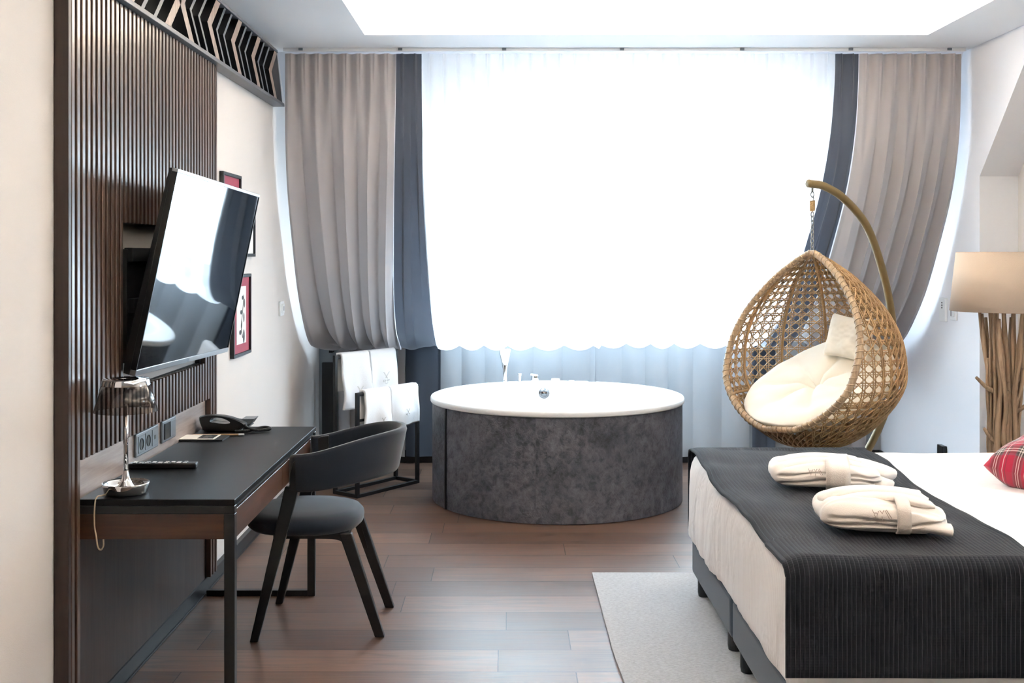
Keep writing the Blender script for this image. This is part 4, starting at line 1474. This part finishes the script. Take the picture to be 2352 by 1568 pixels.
# folded bathrobes
def slab(cx, cy, cz, sx, sy, sz, seed, grooves=()):
    """soft folded bundle; grooves = heights of the gaps between folded layers on its front and right side"""
    rows = []
    NU, NVv = 150, 64
    def sp(w, e_):
        return math.copysign(abs(w) ** e_, w)
    for j in range(NVv + 1):
        v = -PI / 2 + PI * j / NVv
        row = []
        for i in range(NU):
            u = 2 * PI * i / NU
            x = sx / 2 * sp(math.cos(v), .5) * sp(math.cos(u), .42)
            y = sy / 2 * sp(math.cos(v), .5) * sp(math.sin(u), .42)
            z = sz / 2 * sp(math.sin(v), .8)
            # thinner towards the right end, plump fold at the left
            z = (z + sz / 2) * (1 - .16 * smooth((x + .02) / .2) - .05 * smooth(-y / .15)) - sz / 2
            side = max(smooth((-y - sy * .28) / (sy * .16)), smooth((x - sx * .36) / (sx * .1))) * (1 - smooth((-x - sx * .40) / (sx * .08)))
            gin = 0.
            for q, zg in enumerate(grooves):
                zc = zg - sz / 2 + .010 * math.sin(x * (13 + 5 * q) + seed + q) + .006 * nz(x * 14, q, seed)
                gin += math.exp(-((z - zc) / .0042) ** 2)
            pull = 1 - .10 * side * min(1, gin)
            crease = nz(x * 4.5 + seed, y * 15 - 6 * x * x, seed) * .014 - abs(nz(x * 5 + seed, y * 20 + 14 * x * x, 3 + seed)) * .020 + nz(x * 16, y * 26, seed) * .004 + .004
            top = smooth((z + sz * .1) / (sz * .4))
            z2 = z + crease * (.35 + .65 * top)
            x2 = x * pull + nz(y * 12 + seed, z * 30, 1.) * .010
            y2 = y * pull + nz(x * 8 + seed, z * 34, 5.) * .009
            row.append(V((cx + x2, cy + y2, max(0.0, cz + z2))))
        rows.append(row)
    return rows
def robe(label, loc, rot, layers, belt, sleeves, emb, seed, folds):
    t = thing('bathrobe', label, 'bathrobe', loc, 'folded bathrobes on the bed runner')
    Mx = Matrix.Translation(loc) @ Matrix.Rotation(rot, 4, 'Z')
    mb = MB()
    for k, L in enumerate(layers):
        mb.grid(slab(*L[:6], seed + k * 3.7, L[6]), wrap=True)
    mb.xf(Mx).build('folded_cloth', M['robe'], t, sm=True)
    for k, (pts_, r) in enumerate(sleeves):
        sm_ = MB()
        cp_ = catmull(pts_, 7)
        n_ = len(cp_)
        rings = []
        for i, p in enumerate(cp_):
            tt = (cp_[min(i + 1, n_ - 1)] - cp_[max(i - 1, 0)]).normalized()
            s = tt.cross(V((0, 0, 1))).normalized()
            u_ = s.cross(tt)
            en = min(1, (n_ - 1 - i) / 3 + .45)
            rings.append([p + s * r * math.cos(2 * PI * q / 18) * en * (1 + .12 * nz(q * .9, i * .4, seed)) + u_ * r * .42 * math.sin(2 * PI * q / 18) * en for q in range(18)])
        sm_.loft(rings)
        sm_.xf(Mx).build('sleeve', M['robe'], t, sm=True)
    for pts_, r in folds:
        cp_ = catmull(pts_, 8)
        n_ = len(cp_)
        rings = []
        for i, p in enumerate(cp_):
            tt = (cp_[min(i + 1, n_ - 1)] - cp_[max(i - 1, 0)]).normalized()
            s = tt.cross(V((0, 0, 1))).normalized()
            u_ = s.cross(tt)
            en = min(1, i / 5 + .35, (n_ - 1 - i) / 5 + .35)
            rings.append([p + s * r * math.cos(2 * PI * q / 16) * en * (1 + .15 * nz(q * .7, i * .3, seed)) + u_ * r * .40 * math.sin(2 * PI * q / 16) * en for q in range(16)])
        MB().loft(rings).xf(Mx).build('collar_fold', M['robe'], t, sm=True)
    bx_, bw, hy, hz, sk = belt
    rows = []
    for k in range(49):
        a = 2 * PI * k / 48
        y = hy * math.copysign(abs(math.cos(a)) ** .45, math.cos(a))
        z = hz / 2 + hz / 2 * math.copysign(abs(math.sin(a)) ** .6, math.sin(a))
        rows.append([V((bx_ + sk * y + q * bw / 2, y + .001, max(.004, z) + .001)) for q in (-1, -.5, 0, .5, 1)])
    MB().grid(rows).xf(Mx).build('belt', M['belt'], t, sm=True, solid=.007)
    mb = MB()
    ex, ey, ez, es = emb
    def P(a, b):
        return V((ex + a * es, ey - .35 * b * es * 0, ez + b * es * .8)) + V((0, b * es * .5, 0))
    for st in (((-1.2, .8), (-.8, -.6), (-.4, .6)), ((-1, .3), (-.6, .3)), ((0, -.8), (.0, -.2)), ((.5, .7), (1., -.6)), ((.7, .8), (1.3, -.5)), ((-.2, .7), (.1, .2), (.3, .7))):
        mb.tube([P(*q) for q in st], .0011, 4)
    mb.xf(Mx).build('stitched_emblem', M['threadb'], t)
zt = .642
robe('folded cream bathrobe nearer the curtains, with a wide fluffy belt', (1.20, 4.28, zt), math.radians(-8),
     [(-.01, .0, .046, .40, .28, .092, (.030, .056))], (.035, .085, .150, .094, .10),
     [([(.04, .08, .070), (.13, .075, .062), (.20, .05, .046), (.245, .02, .026)], .055), ([(.05, -.05, .045), (.14, -.06, .036), (.19, -.085, .022), (.215, -.10, .016)], .045)],
     (-.06, -.140, .066, .02), 1., [([(-.185, .03, .050), (-.15, .035, .078), (-.05, .05, .090), (.06, .055, .086), (.14, .06, .074)], .040), ([(-.19, -.05, .045), (-.15, -.045, .074), (-.06, -.025, .087), (.05, -.02, .084), (.15, -.03, .066)], .034)])
robe('folded cream bathrobe nearest the camera, tied with a narrow belt', (1.175, 3.61, zt), math.radians(-6),
     [(.0, .0, .049, .385, .28, .098, (.022, .042))], (.06, .040, .149, .101, .10),
     [([(-.02, .09, .080), (.07, .10, .080), (.13, .105, .078), (.155, .105, .074)], .045), ([(.02, -.05, .030), (.10, -.09, .028), (.17, -.115, .022), (.195, -.12, .020)], .042)],
     (-.02, -.140, .066, .022), 9., [([(-.18, .02, .060), (-.14, .03, .090), (-.04, .05, .102), (.08, .045, .098), (.16, .03, .080)], .040), ([(-.18, -.06, .050), (-.14, -.055, .080), (-.05, -.03, .098), (.06, -.03, .096), (.16, -.05, .076)], .034)])

# tartan pillow
pcn = V((2.125, 4.29, .712))
nrm = V((-.07, -.22, .97)).normalized()
xx = V((0, 0, 1)).cross(nrm).normalized(); yy = nrm.cross(xx)
rotm = Matrix((xx, yy, nrm)).transposed().to_4x4()
mb = pillow(.45, .45, .22, Matrix.Translation(pcn) @ rotm @ Matrix.Rotation(-.62, 4, 'Z'), n=36, seed=5., pinch=.05)
tag(mb.build('tartan_pillow', M['plaid'], origin=pcn, sm=True), 'red tartan pillow propped on the white sheet', 'pillow')

# rug
mb = MB()
rows = []
for j in range(61):
    y = lerp(5.35, 2.3, j / 60)
    row = []
    for i in range(31):
        x = lerp(.398, 2.55, i / 30)
        ed = max(0, 1 - i / 4)
        rk_ = math.exp(-((y - 4.27) / .03) ** 2) * math.exp(-(x - .398) / .12)
        row.append(V((x + (.012 * smooth((4.3 - y) / .4) if i == 0 else 0), y, .006 + .004 * rk_)))
    rows.append(row)
mb.grid(rows)
tag(mb.build('rug', M['rug'], origin=(1.4, 3.9, 0), solid=.011), 'pale grey felt rug under the bed', 'rug')

# ------------------------------------------------------------------ floor lamp of driftwood
LX, LY = 2.465, 5.66
fl = thing('floor_lamp', 'driftwood branch floor lamp with round linen shade', 'lamp', (LX, LY, 0))
MB().lathe([(.252, 1.222), (.222, 1.512)], (LX, LY, 0), 72).build('lamp_shade', M['shade'], fl, sm=True, solid=.004)
mb = MB().lathe([(.2225, 1.508), (.2225, 1.514), (.2195, 1.514), (.2195, 1.508)], (LX, LY, 0), 72).lathe([(.2525, 1.221), (.2525, 1.226), (.2495, 1.226), (.2495, 1.221)], (LX, LY, 0), 72)
mb.build('shade_trim', M['drift'], fl)
MB().tube([(LX, LY, .0), (LX, LY, 1.40)], .010, 10).build('inner_pole', M['drift'], fl)
MB().tube([(LX - .2, LY, 1.40), (LX + .2, LY, 1.40)], .004, 6).build('shade_spider', M['steel'], fl)
MB().lathe([(.001, .001), (.17, 0.001), (.17, .02), (.001, .025)], (LX, LY, 0), 40).build('base', M['drift'], fl)
rnd = random.Random(11)
for k in range(27):
    inner = k >= 18
    a = 2 * PI * k / (9 if inner else 18) + rnd.uniform(-.2, .2)
    ztop = rnd.uniform(1.18, 1.30) if k % 4 else rnd.uniform(.8, 1.05)
    zbot = .026 if k % 2 else rnd.uniform(.03, .3)
    kk = .55 if inner else 1.
    r0, r1, r2 = kk * rnd.uniform(.055, .08), kk * rnd.uniform(.045, .07), kk * rnd.uniform(.085, .135)
    pts_ = []
    tw_ = rnd.uniform(-.5, .5)
    for q in range(9):
        f = q / 8
        z = lerp(zbot, ztop, f)
        fz_ = z / 1.25
        r = lerp(r0, r1, min(1, fz_ / .55)) if fz_ < .55 else lerp(r1, r2, (fz_ - .55) / .45)
        aa = a + rnd.uniform(-.16, .16) + tw_ * f + .25 * math.sin(f * 4 + k)
        pts_.append((LX + (r + rnd.uniform(-.008, .008)) * math.cos(aa), LY + (r + rnd.uniform(-.008, .008)) * math.sin(aa), z))
    rad = rnd.uniform(.010, .017)
    MB().tube(catmull(pts_, 6), lambda f, rad=rad: rad * (1 - .3 * f) * (1 + .12 * math.sin(f * 17)), 8).build('branch', M['drift'], fl, sm=True)
for k, (a, z, ln) in enumerate(((PI * 1.05, .87, .10), (PI * 1.1, .62, .07), (-.1, .77, .10), (-.3, .92, .06))):
    p = V((LX + .05 * math.cos(a), LY + .05 * math.sin(a), z - .05))
    MB().tube(catmull([p, p + V((math.cos(a) * ln * .5, math.sin(a) * ln * .5, .03)), p + V((math.cos(a) * ln, math.sin(a) * ln, .075))], 5), lambda f: .013 * (1 - .4 * f), 8).build('branch', M['drift'], fl, sm=True)

# right wall fittings
th_ = thing('thermostat', 'white wall thermostat with dark dots, left of the pair', 'thermostat', (XR, 7.04, 1.15))
MB().box(XR - .018, XR - .0005, 6.99, 7.085, 1.09, 1.235).build('plate', M['whiteplastic'], th_, bevel=.003)
for z in (1.20, 1.185, 1.17):
    MB().box(XR - .0195, XR - .018, 7.03, 7.045, z, z + .009).build('button', M['blackplastic'], th_)
wsr = thing('wall_switch', 'white wall switch beside the thermostat behind the lamp shade', 'switch', (XR, 6.9, 1.15))
MB().box(XR - .012, XR - .0005, 6.835, 6.93, 1.105, 1.195).build('plate', M['whiteplastic'], wsr, bevel=.003)
MB().box(XR - .016, XR - .012, 6.855, 6.91, 1.125, 1.175).build('rocker', M['whiteplastic'], wsr, bevel=.002)
MB().box(XR - .0165, XR - .016, 6.895, 6.905, 1.13, 1.17).build('indicator', M['blackplastic'], wsr)
tag(MB().box(XR - .03, XR - .0005, 7.0, 7.09, .24, .325).build('wall_socket', M['blackplastic'], origin=(XR, 7.05, .24), bevel=.004), 'small black wall socket low on the right wall behind the bed', 'socket')

# ------------------------------------------------------------------ light
wd = bpy.data.worlds.new('overcast_sky')
SC.world = wd
wd.use_nodes = True
bg = wd.node_tree.nodes['Background']
bg.inputs[0].default_value = (.77, .885, 1., 1)
bg.inputs[1].default_value = 5.3
def portal(name, loc, rot, sx, sy):
    l = bpy.data.lights.new(name, 'AREA')
    l.shape = 'RECTANGLE'; l.size = sx; l.size_y = sy
    l.cycles.is_portal = True
    o = bpy.data.objects.new(name, l)
    o.location = loc
    o.rotation_euler = rot
    COL.objects.link(o)
    return o
mid = SP((WX0 + WX1) / 2, (S0 + S1) / 2, .21)
q = (-no).to_track_quat('-Z', 'Y').to_euler()
portal('daylight_roof', mid, q, WX1 - WX0, S1 - S0)
portal('daylight_dormer', (XN + .16, (WY0 + WY1) / 2, (WZ0 + WZ1) / 2), (0, PI / 2, 0), WZ1 - WZ0, WY1 - WY0)

SC.view_settings.view_transform = 'Standard'
SC.view_settings.look = 'None'
SC.view_settings.gamma = 1
SC.view_settings.exposure = 2.72
cy = SC.cycles
cy.max_bounces = 10
cy.diffuse_bounces = 6
cy.glossy_bounces = 5
cy.transparent_max_bounces = 16
cy.transmission_bounces = 6
cy.caustics_reflective = False
cy.caustics_refractive = False
cy.sample_clamp_indirect = 8
cy.use_denoising = True
